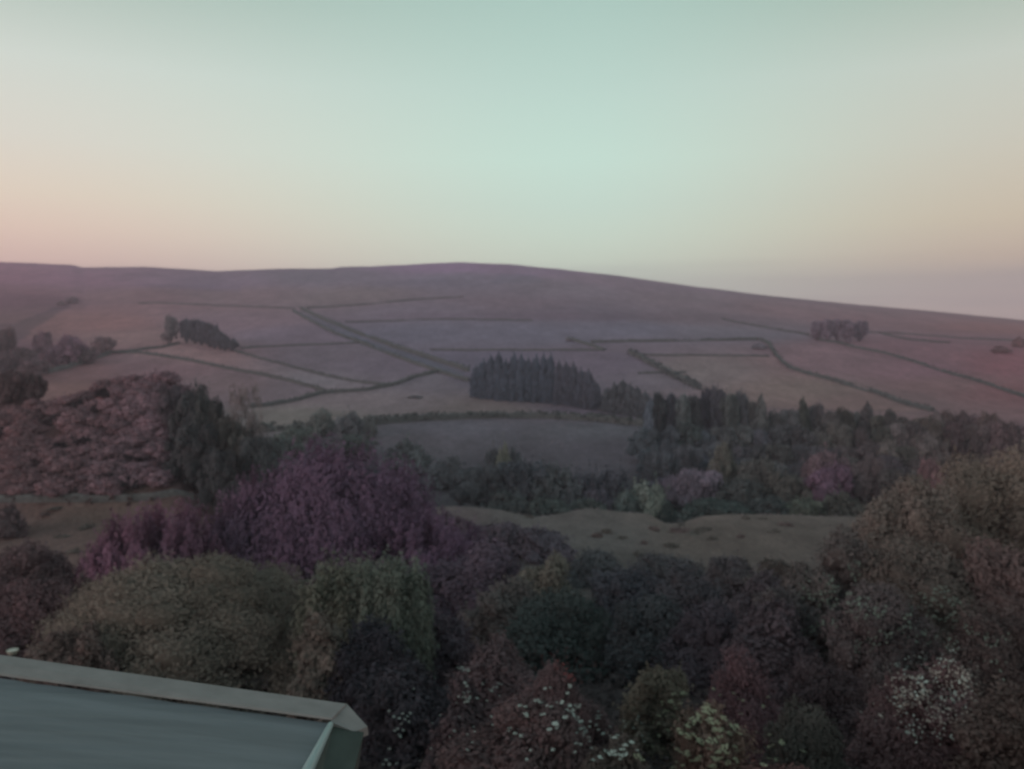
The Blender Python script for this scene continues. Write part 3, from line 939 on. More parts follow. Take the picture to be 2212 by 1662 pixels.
low = [
    (1400, 1030, 128, 60, (66, 76, 72), 'bush', 'bright grey-green bush at the stream below the mauve trees'),
    (1350, 1052, 126, 34, (54, 66, 66), 'bush', 'green bush with a dark hollow left of the grey-green one'),
    (1420, 1068, 122, 28, (78, 90, 84), 'bush', 'pale leafy bush, brightest along the stream'),
    (1440, 1080, 121, 22, (36, 50, 50), 'bush', 'very dark bush in the notch below the pale leafy one'),
    (1262, 1004, 137, 46, (46, 50, 60), 'bush', 'dark shrub left of the green streamside bushes'),
    (1325, 996, 140, 50, (48, 52, 62), 'bush', 'dark blue shrub behind the green bush with hollow'),
    (1240, 1022, 132, 26, (54, 62, 68), 'bush', 'small grey shrub by the dark left shrub'),
    (1290, 1042, 128, 36, (56, 56, 68), 'bush', 'mauve low shrub in front of the dark streamside shrubs'),
    (1120, 984, 140, 84, (46, 52, 60), 'bush', 'broad dark thicket in the centre of the valley bottom'),
    (1030, 1000, 138, 66, (50, 56, 62), 'bush', 'dark thicket left of the broad central one'),
    (1195, 1008, 136, 52, (48, 56, 60), 'bush', 'dark thicket right of the broad central one'),
    (1065, 952, 165, 26, (56, 60, 66), 'bush', 'dark half of the small bush pair on the shaded slope'),
    (1088, 958, 163, 22, (78, 82, 74), 'bush', 'yellow-green half of the small bush pair on the shaded slope'),
    (1112, 965, 164, 20, (54, 62, 68), 'bush', 'dark small shrub right of the yellow-green bush'),
    (970, 985, 160, 50, (60, 64, 70), 'bush', 'grey shrub on the lower shaded slope'),
    (692, 884, 215, 34, (68, 74, 74), 'bush', 'soft grey-green bush on the curved hedge'),
    (755, 888, 213, 36, (66, 70, 76), 'bush', 'second soft bush on the curved hedge, right of the first'),
    (800, 898, 212, 16, (64, 70, 72), 'bush', 'small pointed bush at the right of the hedge bushes'),
    (640, 915, 205, 50, (58, 66, 64), 'bush', 'low dark bush at the left end of the curved hedge'),
    (600, 935, 190, 60, (56, 62, 62), 'bush', 'dark bush below the left end of the curved hedge'),
    (760, 935, 190, 70, (58, 66, 66), 'bush', 'dull green bush behind the top of the big purple tree'),
    (880, 950, 175, 60, (60, 66, 70), 'bush', 'grey bush on slope right of the purple tree top'),
    (1180, 1070, 118, 60, (44, 54, 54), 'bush', 'low dark green bush on the left stream bank'),
    (1560, 1078, 120, 70, (40, 52, 52), 'bush', 'dark green bush along the right stream bank'),
    (1660, 1072, 120, 56, (42, 50, 52), 'bush', 'dark bush along the stream bank right of the long one'),
    (1740, 1070, 119, 50, (56, 64, 58), 'bush', 'olive bush on the stream bank below the purple tree'),
    (1500, 1084, 120, 44, (42, 54, 54), 'bush', 'dark bush just right of the stream notch'),
    (1270, 1075, 120, 40, (48, 58, 58), 'bush', 'dark green bush on the stream bank below the mauve shrub'),
    (1100, 1062, 122, 60, (46, 54, 56), 'bush', 'dark bush on the near bank below the central thicket'),
    (1815, 1060, 120, 50, (52, 54, 52), 'bush', 'brown bush at the right end of the stream bank'),
]
for x, t_, Y, hw, c, k, lab in low:
    place('shrub', 'mid' if hw > 60 else k, x, t_, Y, hw, c, lab, 'shrub', 'shrubs of the valley bottom', gain=2.0)

# dark trees right of the bank, with a thin birch
for (x, t_, Y, hw, c, k, nm, lab) in [
        (375, 825, 122, 34, (56, 52, 60), 'mid', 'bank_tree', 'mauve-brown tree at the right shoulder of the bracken bank'),
        (412, 826, 120, 44, (46, 50, 54), 'mid', 'bank_tree', 'dark tree with a ragged top beside the bracken bank'),
        (450, 842, 116, 46, (44, 50, 52), 'mid', 'bank_tree', 'dark green tree between ragged-top tree and birch'),
        (420, 905, 110, 66, (44, 48, 52), 'mid', 'bank_tree', 'broad dark tree at the foot of the bank'),
        (500, 890, 112, 52, (54, 56, 56), 'mid', 'bank_tree', 'grey-green tree under the birch'),
        (528, 815, 114, 44, (78, 74, 76), 'birch', 'birch_tree', 'thin birch through whose crown the pale field shows'),
        (560, 920, 108, 46, (48, 54, 58), 'mid', 'bank_tree', 'dark tree right of the birch above the purple tree'),
        (470, 960, 104, 44, (46, 50, 54), 'mid', 'bank_tree', 'low dark tree in front of the birch')]:
    place(nm, k, x, t_, Y, hw, c, lab, 'tree', 'trees beside the bracken bank', gain=1.75)

# ---------------------------------------------------------------- bracken and gorse on the bank
nb = 0
tries = 0
while nb < 290 and tries < 4000:
    tries += 1
    x = random.uniform(-30, 440); y = random.uniform(808, 1068)
    brow = float(np.interp(x, [m_[0] for m_ in MOUND], [m_[1] for m_ in MOUND]))
    if y < brow + 4 or (x > 360 and y > 900): continue
    dk = random.random()
    X, Y = hit(x, y, 106)
    if Y > 160: continue
    W = random.uniform(1.0, 2.5)
    if dk < .86:
        f = x / 420
        c = np.array((98, 70, 76)) * (1 - f) + np.array((86, 68, 80)) * f
        c = c * random.uniform(.72, 1.15)
        name, lab, g_ = 'bracken_clump', 'rusty low bracken clump on the steep left bank', 'bracken clumps on the bank'
        H = W * random.uniform(.6, .95)
    else:
        c = np.array((40, 34, 40)) * random.uniform(.85, 1.1)
        W *= .7
        name, lab, g_ = 'gorse_bush', 'dark gorse bush among the bracken on the steep left bank', 'gorse on the bank'
        H = W * random.uniform(.7, 1.0)
    cme, _ = proto('scrub', random.randrange(3))
    o = link(name, cme, LEAF)
    o.location = (X, Y, ground(X, Y) - .15); o.scale = (W * 1.15, W, H); o.rotation_euler[2] = random.uniform(0, 6)
    o.color = leafcol(c, 2.2 if name == 'bracken_clump' else 1.3)
    tag(o, lab, 'bracken' if name == 'bracken_clump' else 'gorse', g_)
    nb += 1

# rush tussocks on the meadows
tus = [(1470, 1150, 16), (1500, 1155, 24), (1520, 1146, 18), (1290, 1160, 12), (1345, 1163, 16), (1310, 1150, 10), (1412, 1146, 11), (1610, 1121, 12),
       (1648, 1122, 10), (1600, 1160, 14), (1540, 1165, 12), (1450, 1180, 14), (1390, 1175, 12), (1670, 1150, 14), (1140, 1118, 12),
       (100, 1110, 16), (135, 1160, 12), (190, 1140, 14), (85, 1190, 18), (160, 1195, 14), (120, 1098, 12), (1700, 1135, 12), (1380, 1200, 16), (1475, 1134, 14)]
for i, (x, y, hw) in enumerate(tus):
    X, Y = hit(x, y, 70)
    if Y > 118: continue
    W = hw / FPX * Y * 1.2
    cme, _ = proto('scrub', i % 3)
    o = link('rush_tussock', cme, LEAF)
    o.location = (X, Y, ground(X, Y) - .12); o.scale = (W * random.uniform(.6, 1.5), W * random.uniform(.5, 1.2), random.uniform(.25, .6)); o.rotation_euler[2] = i; o.color = leafcol((60, 57, 54) if i % 3 else (66, 56, 56), 2.3)
    tag(o, 'dark rush tussock on the rough meadow above the stream' if x > 700 else 'dark rush tussock on the small left meadow', 'tussock', 'rush tussocks on the meadows')


# ---------------------------------------------------------------- near shrubs, each its own plant
def stems(rng, n=7, h=.5, r=.02):
    m = MB()
    for i in range(n):
        a = rng.uniform(0, 2 * PI); q = rng.uniform(.2, .6)
        m.tube([(0, 0, -.05), (q * .4 * math.cos(a), q * .4 * math.sin(a), h * .5), (q * math.cos(a), q * math.sin(a), h)], [r, r * .7, r * .3], 5)
    return m.mesh('stems', True)


def warp(P, W, seed):
    r = np.random.default_rng(seed + 77); P = np.array(P, float); out = P.copy()
    for fr, am in ((1.9, .10), (4.1, .055)):
        for ax in range(3):
            k = r.normal(0, 1, 3); k /= np.linalg.norm(k); ph = r.uniform(0, 6)
            k2 = r.normal(0, 1, 3); k2 /= np.linalg.norm(k2)
            out[..., ax] += am * W * (np.sin(P @ k * fr / W + ph) + .6 * np.sin(P @ k2 * fr * 1.6 / W + ph * 2)) * (1.0 if ax < 2 else .75)
    return out


WARP = {}


def near(name, kind, x, ytop, Y, hw, colour, label, leaves=9000, leaf=.1, k=40, group='garden and slope shrubs', cat='shrub', gain=2.2, contrast=.3, r=.27, low=0.0, depth=.1, seed=None, jit=.7):
    leaves = int(leaves * 1.9); leaf *= .68
    rng = np.random.default_rng(seed or int(x * 3 + ytop))
    u, t = pix(x, ytop)
    X = u * Y; z0 = ground(X, Y)
    H = max(.6, CZ + t * Y - z0); W = hw / FPX * Y
    if kind == 'dome':
        lb = np.array(dome_lobes(rng, k, r, low=low, jit=jit)); lb[:, [0, 1, 3, 4]] *= W; lb[:, [2, 5]] *= H
        lb[:, 5] = np.minimum(lb[:, 5], lb[:, 3] * 1.2); lb[0, 5] = H * .42
        me = crown('foliage', lb, leaves, leaf, rng, contrast=contrast, depth=depth / 1.0, aspect=1.15)
    elif kind == 'tree':
        lb = np.array(tree_lobes(rng, k, r)); lb[:, [0, 1, 3, 4]] *= W; lb[:, [2, 5]] *= H
        me = crown('foliage', lb, leaves, leaf, rng, contrast=contrast, depth=depth)
    elif kind == 'upright':
        lb = [(0, 0, .45 * H, .8 * W, .8 * W, .5 * H)]
        for i in range(k):
            a = i * 2.39996; q = math.sqrt((i + .5) / k) * .82
            hh = H * (1 - .10 * q * q) * rng.uniform(.9, 1.02); rr_ = W * rng.uniform(.16, .26)
            lb.append((q * W * math.cos(a), q * W * math.sin(a), hh * .52, rr_, rr_, hh * .48))
        me = crown('foliage', lb, leaves, leaf * .8, rng, aspect=1.7, vertical=.8, contrast=contrast, depth=.12, upbias=.35)
    elif kind == 'spray':
        me = spray_mesh('foliage', int(leaves / 26), rng, leaf / W, 26)
        vs = np.empty(len(me.vertices) * 3, dtype=np.float32); me.vertices.foreach_get('co', vs)
        vs = vs.reshape(-1, 3) * np.array([W, W, H]); me.vertices.foreach_set('co', vs.astype(np.float32).ravel()); me.update()
    if kind in ('dome', 'tree'):
        vs = np.empty(len(me.vertices) * 3, dtype=np.float32); me.vertices.foreach_get('co', vs)
        me.vertices.foreach_set('co', warp(vs.reshape(-1, 3), W, int(x)).astype(np.float32).ravel()); me.update()
        WARP[(x, ytop)] = (W, int(x))
    e = link(name, None); e.location = (X, Y, z0)
    tag(e, label, cat, group)
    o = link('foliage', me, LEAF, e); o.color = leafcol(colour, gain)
    s = link('stems', stems(rng), BARK, e); s.scale = (W, W, H)
    e['_w'] = W; e['_h'] = H
    return e, lb if kind != 'spray' else None


NS = [
    # far side of the slope
    ('dome', 15, 1092, 96, 44, (58, 48, 52), 'dark bush at the left edge of the small meadow', 3500, .28),
    ('dome', 1070, 1128, 88, 80, (60, 54, 64), 'dim mauve bush at the left end of the central meadow', 4000, .3),
    ('dome', 1180, 1150, 84, 66, (58, 54, 64), 'dim mauve bush in front of the dip between the meadow humps', 3500, .28),
    ('dome', 985, 1112, 86, 70, (58, 48, 60), 'dusky purple bush right of the big purple tree', 3500, .28),
    ('dome', 1290, 1192, 72, 70, (54, 56, 60), 'grey-green bush at the lower edge of the meadow', 4500, .22),
    ('dome', 1440, 1196, 68, 80, (54, 54, 58), 'low grey bush below the middle of the meadow', 5000, .2),
    ('dome', 1580, 1180, 62, 70, (52, 50, 54), 'rounded dark bush standing up into the meadow edge', 5000, .18),
    ('dome', 1690, 1190, 56, 70, (54, 52, 50), 'brownish bush at the right end of the meadow', 5000, .17),
    ('dome', 60, 1176, 52, 100, (58, 46, 50), 'brown-mauve bush below the small left meadow', 6000, .16),
    ('dome', 185, 1222, 44, 60, (54, 44, 48), 'small dark bush between left meadow and the olive dome', 4500, .14),
    ('dome', 40, 1250, 36, 130, (60, 44, 48), 'reddish brown bush at the left edge above the roof', 8000, .13),
    ('spray', 730, 918, 62, 262, (60, 44, 64), 'largest purple-leaved tree with feathery upswept branches', 52000, .14),
    ('spray', 560, 1000, 60, 150, (60, 44, 62), 'purple tree joining the left side of the largest purple tree', 20000, .13),
    ('spray', 335, 1048, 54, 168, (68, 44, 62), 'leftmost purple-leaved tree beside the small meadow', 22000, .12),
    ('spray', 915, 1075, 56, 185, (58, 42, 62), 'dark purple tree on the right flank of the largest one', 22000, .12),
    ('dome', 1000, 1170, 50, 130, (54, 46, 58), 'dusky mauve thicket below the purple trees', 8000, .17),
    ('dome', 1180, 1200, 46, 84, (66, 64, 58), 'olive-yellow arching bush in the middle distance', 7000, .13),
    ('dome', 1090, 1235, 42, 90, (56, 54, 54), 'grey-brown bush left of the olive-yellow one', 7000, .13),
    ('dome', 1360, 1215, 46, 100, (46, 48, 56), 'blue-black bush right of the olive-yellow one', 7000, .14),
    ('dome', 1490, 1235, 44, 90, (48, 48, 54), 'dark bush under the low grey meadow-edge bush', 6500, .13),
    ('dome', 1640, 1235, 38, 100, (50, 46, 52), 'mauve-grey bush left of the big right thicket', 7000, .12),
    ('dome', 1210, 1290, 36, 130, (38, 46, 46), 'deep green bush below the olive-yellow one', 9000, .12),
    ('dome', 1400, 1310, 34, 110, (38, 42, 46), 'nearly black bush in the central hollow', 8000, .12),
    ('dome', 1540, 1280, 32, 110, (48, 44, 52), 'dark mauve bush right of the central hollow', 9000, .11),
    ('dome', 1670, 1300, 28, 110, (48, 42, 48), 'dark plum bush beneath the white flower strands', 9000, .1),
    ('tree', 2170, 982, 42, 205, (70, 64, 58), 'tallest tree of the right edge thicket with olive-brown leaves', 26000, .12),
    ('tree', 1975, 1020, 38, 150, (68, 62, 58), 'olive-brown hawthorn forming the left slope of the right thicket', 20000, .11),
    ('dome', 1830, 1105, 33, 125, (60, 56, 56), 'grey-olive hawthorn at the lower left of the right thicket', 14000, .1),
    ('dome', 2070, 1015, 40, 110, (68, 61, 55), 'olive-brown bush filling the slope between the two tallest right thicket trees', 11000, .11),
    ('dome', 1700, 1215, 30, 80, (50, 48, 50), 'dark low bush overlapping the right end of the meadow', 8000, .09),
    ('dome', 1745, 1185, 31, 95, (56, 52, 52), 'grey-brown bush at the left toe of the right thicket', 9000, .09),
    ('dome', 2020, 1150, 31, 190, (60, 55, 52), 'broad brownish hawthorn in the middle of the right thicket', 18000, .1),
    ('dome', 2200, 1120, 29, 140, (62, 50, 50), 'reddish tree at the right edge in front of the tallest one', 14000, .1),
    ('dome', 1900, 1270, 26, 130, (54, 48, 50), 'dark hawthorn low in the right thicket', 12000, .08),
    ('dome', 2150, 1290, 23, 150, (50, 42, 42), 'dark red bush at the right edge below the thicket', 12000, .08),
    ('upright', 745, 1222, 25.8, 105, (58, 62, 54), 'left block of the upright green conifer hedge touching the olive dome', 13000, .09),
    ('upright', 845, 1216, 25, 98, (54, 62, 56), 'right block of the upright green conifer hedge with a flat top', 14000, .09),
    ('dome', 800, 1326, 22.5, 128, (32, 33, 40), 'nearly black shrub mass below the green conifer hedge', 10000, .08),
    ('dome', 415, 1166, 28, 340, (66, 62, 56), 'huge rounded olive-brown bush behind the roof', 60000, .07),
    ('dome', 150, 1330, 24, 110, (62, 52, 50), 'brown bush between the olive dome and left edge', 9000, .09),
    ('dome', 690, 1300, 22.5, 80, (60, 56, 52), 'right flank bush of the huge olive dome', 8000, .085),
    ('dome', 960, 1320, 27, 110, (48, 42, 50), 'dark mauve bush right of the conifer hedge', 9000, .1),
    ('dome', 1070, 1345, 23, 120, (58, 48, 52), 'brown-mauve bush above the red-tipped shrub', 10000, .085),
    ('dome', 870, 1420, 19, 110, (34, 34, 40), 'nearly black bush behind the roof corner', 9000, .08),
    ('dome', 1420, 1405, 20, 90, (58, 56, 48), 'olive bush between red-tipped and purple rounded shrubs', 9000, .07),
    ('dome', 1590, 1404, 17.5, 122, (58, 42, 48), 'smooth purple rounded shrub in the foreground', 13000, .05),
    ('dome', 1790, 1395, 20, 120, (46, 38, 42), 'dark plum shrub right of the purple rounded one', 11000, .07),
    ('dome', 1200, 1408, 17, 140, (54, 43, 46), 'red-tipped shrub with russet leaves in the foreground', 14000, .06),
    ('dome', 1000, 1440, 15, 90, (44, 38, 42), 'dark shrub carrying the white blooms left of the red-tipped one', 9000, .06),
    ('dome', 1740, 1510, 14, 110, (42, 42, 40), 'dark green shrub between the flowering foreground shrubs', 10000, .055),
    ('dome', 2010, 1395, 14.5, 150, (58, 44, 47), 'reddish shrub densely covered with small pale blossoms', 15000, .05),
    ('dome', 2175, 1400, 13, 110, (50, 42, 40), 'dark brown shrub in the lower right corner', 9000, .055),
    ('dome', 1140, 1480, 11.5, 210, (50, 42, 44), 'dark leafy shrub scattered with white blooms at the bottom centre', 20000, .05),
    ('dome', 1540, 1480, 12, 140, (62, 52, 46), 'brownish shrub with flat yellow-green flower heads', 13000, .05),
    ('dome', 1340, 1530, 9.5, 120, (50, 46, 44), 'leafy shrub with clustered white blooms at the bottom', 10000, .045),
    ('dome', 920, 1560, 8.5, 110, (44, 36, 38), 'dark shrub beside the roof corner', 8000, .045),
    ('dome', 1080, 1600, 8, 170, (46, 40, 40), 'lowest dark shrub at the bottom centre', 10000, .04),
    ('dome', 1720, 1590, 9, 180, (62, 42, 42), 'low russet shrub at the bottom right of centre', 11000, .04),
    ('dome', 2080, 1590, 8.5, 190, (54, 40, 38), 'low brown shrub at the bottom right', 10000, .04),
    ('dome', 1480, 1600, 8.6, 130, (58, 48, 42), 'low olive shrub at the bottom under the yellow-green flowers', 9000, .04),
]
nm_for = {'dome': 'shrub', 'tree': 'hawthorn_tree', 'spray': 'purple_leaved_tree', 'upright': 'conifer_hedge'}
cat_for = {'dome': 'shrub', 'tree': 'tree', 'spray': 'tree', 'upright': 'conifer'}
NEAR = {}
for k_, x, yt, Y, hw, c, lab, nl, lf in NS:
    kk = {'dome': 46, 'tree': 60, 'spray': 0, 'upright': 26}[k_]
    if hw > 250: kk = 120
    e, lb = near(nm_for[k_], k_, x, yt, Y, hw, c, lab, nl, lf, k=kk, cat=cat_for[k_], r=.19 if hw > 250 else (.3 if k_ != 'tree' else .26),
                 contrast=.17, jit=.25 if hw > 180 else .7)
    NEAR[(x, yt)] = (e, lb)

# ground cover under the garden shrubs
rng = np.random.default_rng(5)
n = 26000
Yc = rng.uniform(6, 46, n) ** 1.0
Xc = rng.uniform(-.72, .72, n) * Yc
Pc = np.stack([Xc, Yc, np.array([ground(a, b) for a, b in zip(Xc, Yc)]) + rng.uniform(0, .5, n)], 1)
Vv, Ff = leaf_cards(Pc, np.tile([0, -.3, .9], (n, 1)), .13, 1.2, rng, .3)
uc = link('undergrowth', mesh('undergrowth', Vv, Ff, shade=np.repeat(rng.uniform(.5, 1.3, n), 4)), LEAF)
uc.color = leafcol((44, 40, 42), 1.6)
tag(uc, 'dark brambly undergrowth between the garden shrubs', 'undergrowth', kind='stuff')

# ---------------------------------------------------------------- blossom
WHITE = noisy('white_petals', (.62, .68, .66), sc=20, amp=.15)
YGREEN = noisy('yellow_green_florets', (.40, .41, .30), sc=20, amp=.25)
PALE = noisy('pale_pink_petals', (.46, .40, .38), sc=20, amp=.2)
SILVER = noisy('silvery_leaf_undersides', (.23, .26, .23), sc=20, amp=.2)
REDTIP = noisy('red_young_leaves', (.20, .05, .055), sc=20, amp=.3)


def flower_mesh(name, rng, r, n, petal, flatness=.35):
    P = unit(rng.normal(0, 1, (n, 3))) * np.array([r, r, r * flatness]) * rng.uniform(.5, 1, (n, 1))
    Vv, Ff = leaf_cards(P, np.tile([0, 0, 1.0], (n, 1)), petal, .9, rng, .3)
    return mesh(name, Vv, Ff)


FM = {'w': [flower_mesh('flower_head', np.random.default_rng(40 + i), .045, 26, .016) for i in range(3)],
      'y': [flower_mesh('flower_head', np.random.default_rng(50 + i), .075, 34, .018, .2) for i in range(3)],
      'r': [flower_mesh('leaf_tip', np.random.default_rng(60 + i), .05, 18, .02, 1.6) for i in range(3)]}
for k_, mt in (('w', WHITE), ('y', YGREEN), ('r', REDTIP)):
    for m_ in FM[k_]: m_.materials.append(mt)


def on_shrub(key, x, y):
    """point of the shrub's outer leaves along a sight line"""
    e, lb = NEAR[key]
    u, t = pix(x, y)
    d = np.array([u, 1, t]); best = None
    c0 = np.array([0, 0, CZ]) - np.array(e.location)
    LB = np.array(lb)
    o_ = (c0 - LB[:, :3]) / LB[:, 3:6]; q = d / LB[:, 3:6]
    a, b, c = (q * q).sum(1), 2 * (o_ * q).sum(1), (o_ * o_).sum(1) - 1.12
    D = b * b - 4 * a * c
    if (D > 0).any():
        best = float(np.where(D > 0, (-b - np.sqrt(np.maximum(D, 0))) / (2 * a), 1e9).min())
    if best is None: return None
    return c0 + d * best


def front(x, y):
    best = None
    for k in NEAR:
        if NEAR[k][1] is None or abs(k[0] - x) > 330 or y < k[1] - 30: continue
        p = on_shrub(k, x, y)
        if p is None: continue
        d = (Vector(p) + NEAR[k][0].location).y
        if best is None or d < best[0]: best = (d, k, p)
    return best


def bloom(key, pts, fk, part, scale=1.0):
    for x, y in pts:
        b_ = front(x, y)
        if b_ is None: continue
        e, p = NEAR[b_[1]][0], b_[2]
        if b_[1] in WARP: p = warp(p, *WARP[b_[1]]) + np.array([0, -.02, 0])
        o = link(part, random.choice(FM[fk]), None, e)
        o.location = p + np.array([0, -.03, .03]); s = scale * random.uniform(.7, 1.25)
        s *= 1.02
        o.scale = (s * random.uniform(.8, 1.3), s, s); o.rotation_euler = (random.uniform(-.3, .3), random.uniform(-.3, .3), random.uniform(0, 6))


W1 = [(975, 1440), (983, 1446), (990, 1450), (1000, 1458), (985, 1442)]
W2 = [(998, 1490), (1003, 1502), (995, 1510), (1010, 1512), (1033, 1488), (1042, 1500), (1052, 1496), (1062, 1486), (1048, 1504), (1000, 1520)]
W3 = [(1165, 1480), (1205, 1488), (1212, 1476), (1155, 1508), (1180, 1518), (1230, 1510), (1245, 1508), (1208, 1530), (1130, 1520), (1140, 1534), (1190, 1545), (1050, 1540),
      (1100, 1560), (1160, 1580), (1090, 1530)]
W4 = [(1313, 1508), (1318, 1516), (1320, 1522), (1303, 1538), (1305, 1545)]
W5 = [(1240, 1560), (1250, 1570), (1262, 1575), (1258, 1582), (1275, 1588), (1282, 1566), (1296, 1560), (1300, 1572), (1310, 1582), (1325, 1566), (1345, 1560), (1348, 1575), (1360, 1570),
      (1368, 1582), (1320, 1592), (1250, 1600), (1270, 1606), (1336, 1628), (1345, 1634), (1325, 1636), (1355, 1622), (1315, 1632), (1300, 1640), (1362, 1632), (1280, 1612), (1340, 1600), (1375, 1598)]
W6 = [(848, 1556), (858, 1560), (865, 1552), (862, 1570), (855, 1578), (867, 1580), (862, 1590), (857, 1588), (870, 1562), (845, 1650), (836, 1642), (830, 1652)]
W7 = [(1520, 1472), (1523, 1476)]
W3 += [(x_ + random.uniform(-9, 9), y_ + random.uniform(-7, 7)) for x_, y_ in W2 + W3 for _ in range(1)]
bloom((1000, 1440), W1, 'w', 'flower_head', 1.3)
bloom((1140, 1480), W2 + W3 + [(x_, y_) for x_, y_ in W4], 'w', 'flower_head', .8)
bloom((1340, 1530), W5 + [(1335 + random.uniform(-60, 60), 1590 + random.uniform(-30, 60)) for _ in range(10)], 'w', 'flower_head', .85)
bloom((920, 1560), W6, 'w', 'flower_head', .8)
bloom((920, 1560), [(random.uniform(835, 1400), random.uniform(1500, 1655)) for _ in range(75)], 'w', 'flower_head', .6)
bloom((1540, 1480), [(random.uniform(1400, 1700), random.uniform(1500, 1655)) for _ in range(45)], 'y', 'flower_head', .6)
YG = [(1450, 1500), (1470, 1498), (1482, 1502), (1440, 1518), (1462, 1520), (1475, 1535), (1490, 1530), (1505, 1540), (1430, 1545), (1445, 1555), (1460, 1562), (1478, 1560), (1500, 1572),
      (1520, 1560), (1535, 1545), (1545, 1565), (1560, 1580), (1580, 1560), (1600, 1580), (1615, 1570), (1420, 1580), (1440, 1590), (1465, 1595), (1490, 1600), (1515, 1605), (1540, 1600),
      (1570, 1610), (1430, 1560), (1455, 1580), (1485, 1585), (1520, 1490), (1528, 1505)]
bloom((1540, 1480), YG, 'y', 'flower_head', 1.0)
bloom((1480, 1600), [(1380 + random.uniform(0, 180), 1605 + random.uniform(0, 55)) for _ in range(22)], 'y', 'flower_head', .7)
bloom((1720, 1590), [(1610 + random.uniform(0, 120), 1600 + random.uniform(0, 30)) for _ in range(8)], 'y', 'flower_head', .6)
RT = [(1130, 1415), (1150, 1412), (1162, 1418), (1178, 1412), (1195, 1420), (1210, 1416), (1228, 1420), (1245, 1418), (1262, 1422), (1280, 1420), (1190, 1406), (1207, 1402), (1240, 1410),
      (1165, 1430), (1185, 1436), (1205, 1440), (1225, 1440), (1250, 1436), (1270, 1444), (1220, 1455), (1240, 1460), (1150, 1440), (1210, 1428), (1235, 1428), (1290, 1450)]
bloom((1200, 1408), RT, 'r', 'leaf_tip', 1.5)


def blossom_cloud(key, n, size, mat, xr, yr, seed, dens=None):
    e, lb = NEAR[key]
    rg = np.random.default_rng(seed); P = []
    cl = [(rg.uniform(*xr), rg.uniform(*yr)) for _ in range(max(6, n // 14))]
    k = 0
    while len(P) < n and k < n * 5:
        k += 1
        c = cl[rg.integers(len(cl))]
        b_ = front(c[0] + rg.normal(0, 12), c[1] + rg.normal(0, 9))
        if b_ is not None: P.append((warp(b_[2], *WARP[b_[1]]) if b_[1] in WARP else b_[2]) + np.array(NEAR[b_[1]][0].location) - np.array(e.location))
    P = np.array(P) + rg.normal(0, size * .8, (len(P), 3))
    Vv, Ff = leaf_cards(P, np.tile([0, -.7, .7], (len(P), 1)), size, .85, rg, .2)
    o = link('blossom', mesh('blossom', Vv, Ff), mat, e); o['kind'] = 'stuff'


blossom_cloud((2010, 1395), 900, .028, PALE, (1890, 2110), (1425, 1560), 3)
blossom_cloud((2010, 1395), 220, .03, WHITE, (1900, 2040), (1400, 1600), 4)
blossom_cloud((1900, 1270), 110, .05, SILVER, (1830, 1930), (1300, 1400), 5)
blossom_cloud((1830, 1105), 260, .06, SILVER, (1745, 1850), (1215, 1365), 6)
blossom_cloud((2020, 1150), 200, .055, SILVER, (1960, 2080), (1270, 1400), 7)
blossom_cloud((2150, 1290), 30, .045, SILVER, (2100, 2200), (1340, 1450), 8)

# ---------------------------------------------------------------- the extension roof below the window
ROOF = noisy('weathered_grey_roof_sheet', (.158, .166, .192), rough=.55, sc=2.2, amp=.22, spec=.45, stretch=(.25, 3.0, 1), bump=.05)
CAP = noisy('grey_verge_capping', (.24, .225, .235), rough=.7, sc=4, amp=.16, spec=.3, stretch=(1, 2, 1), bump=.1)
TRIM = noisy('pale_edge_trim', (.27, .35, .37), rough=.35, sc=3, amp=.15, spec=.5, stretch=(1, .3, 1))
SIDE = noisy('dark_side_cladding', (.055, .066, .062), rough=.7, sc=4, amp=.3, stretch=(1, .5, 1))


def at(x, y, Y):
    u, t = pix(x, y)
    return Vector((u * Y, Y, CZ + t * Y))


YR = 5.2
c0 = at(715, 1563, YR); c1 = at(0, 1466, YR)
A = (c1 - c0)                       # along the far edge, leftwards and slightly up
A_u = A.normalized()
far_l = c0 + A * 1.9
B = Vector((-.02, -4.4, 0))          # towards the house
rootx = link('extension_building', None); rootx.location = (c0.x, c0.y, ground(c0.x, c0.y))
tag(rootx, 'low grey extension whose pitched sheet roof fills the lower left corner', 'building')
OFF = Vector(rootx.location)


def part(name, m, mat, smooth=False):
    me = m.mesh(name, smooth) if isinstance(m, MB) else m
    o = link(name, me, mat, rootx); o.location = -OFF
    return o


# sheets with low lap joints running down the fall
up = A_u.cross(Vector((0, -1, 0))).normalized()
if up.z < 0: up = -up


def on_deck(x, y):
    u, t = pix(x, y); d = Vector((u, 1, t)); n_ = up
    k = n_.dot(c0 - Vector((0, 0, CZ))) / n_.dot(d)
    return Vector((0, 0, CZ)) + d * k


g0, g1 = on_deck(0, 1592), on_deck(540, 1601)      # the dulled creases in the sheet run this way
gd = (g1 - g0).normalized(); gn = up.cross(gd)
nA, nB = 60, 130
m = MB()
for j in range(nB + 1):
    for i in range(nA + 1):
        p = c0 + A * (1.9 * i / nA) + B * ((j / nB) ** 1.4)
        q = (p - g0).dot(gn); r_ = (p - c0).dot(A_u)
        am = .0022 * min(1, r_ / 1.2)
        h_ = am * (math.sin(q * 62 + .6 * math.sin(r_ * 3)) + .6 * math.sin(q * 143 + 1.0) + .8 * math.sin(q * 23 + r_ * 1.5))
        m.v.append(tuple(p + up * h_))
for j in range(nB):
    for i in range(nA):
        a = j * (nA + 1) + i
        m.f.append((a, a + nA + 1, a + nA + 2, a + 1))
part('roof_sheet', m, ROOF, True)
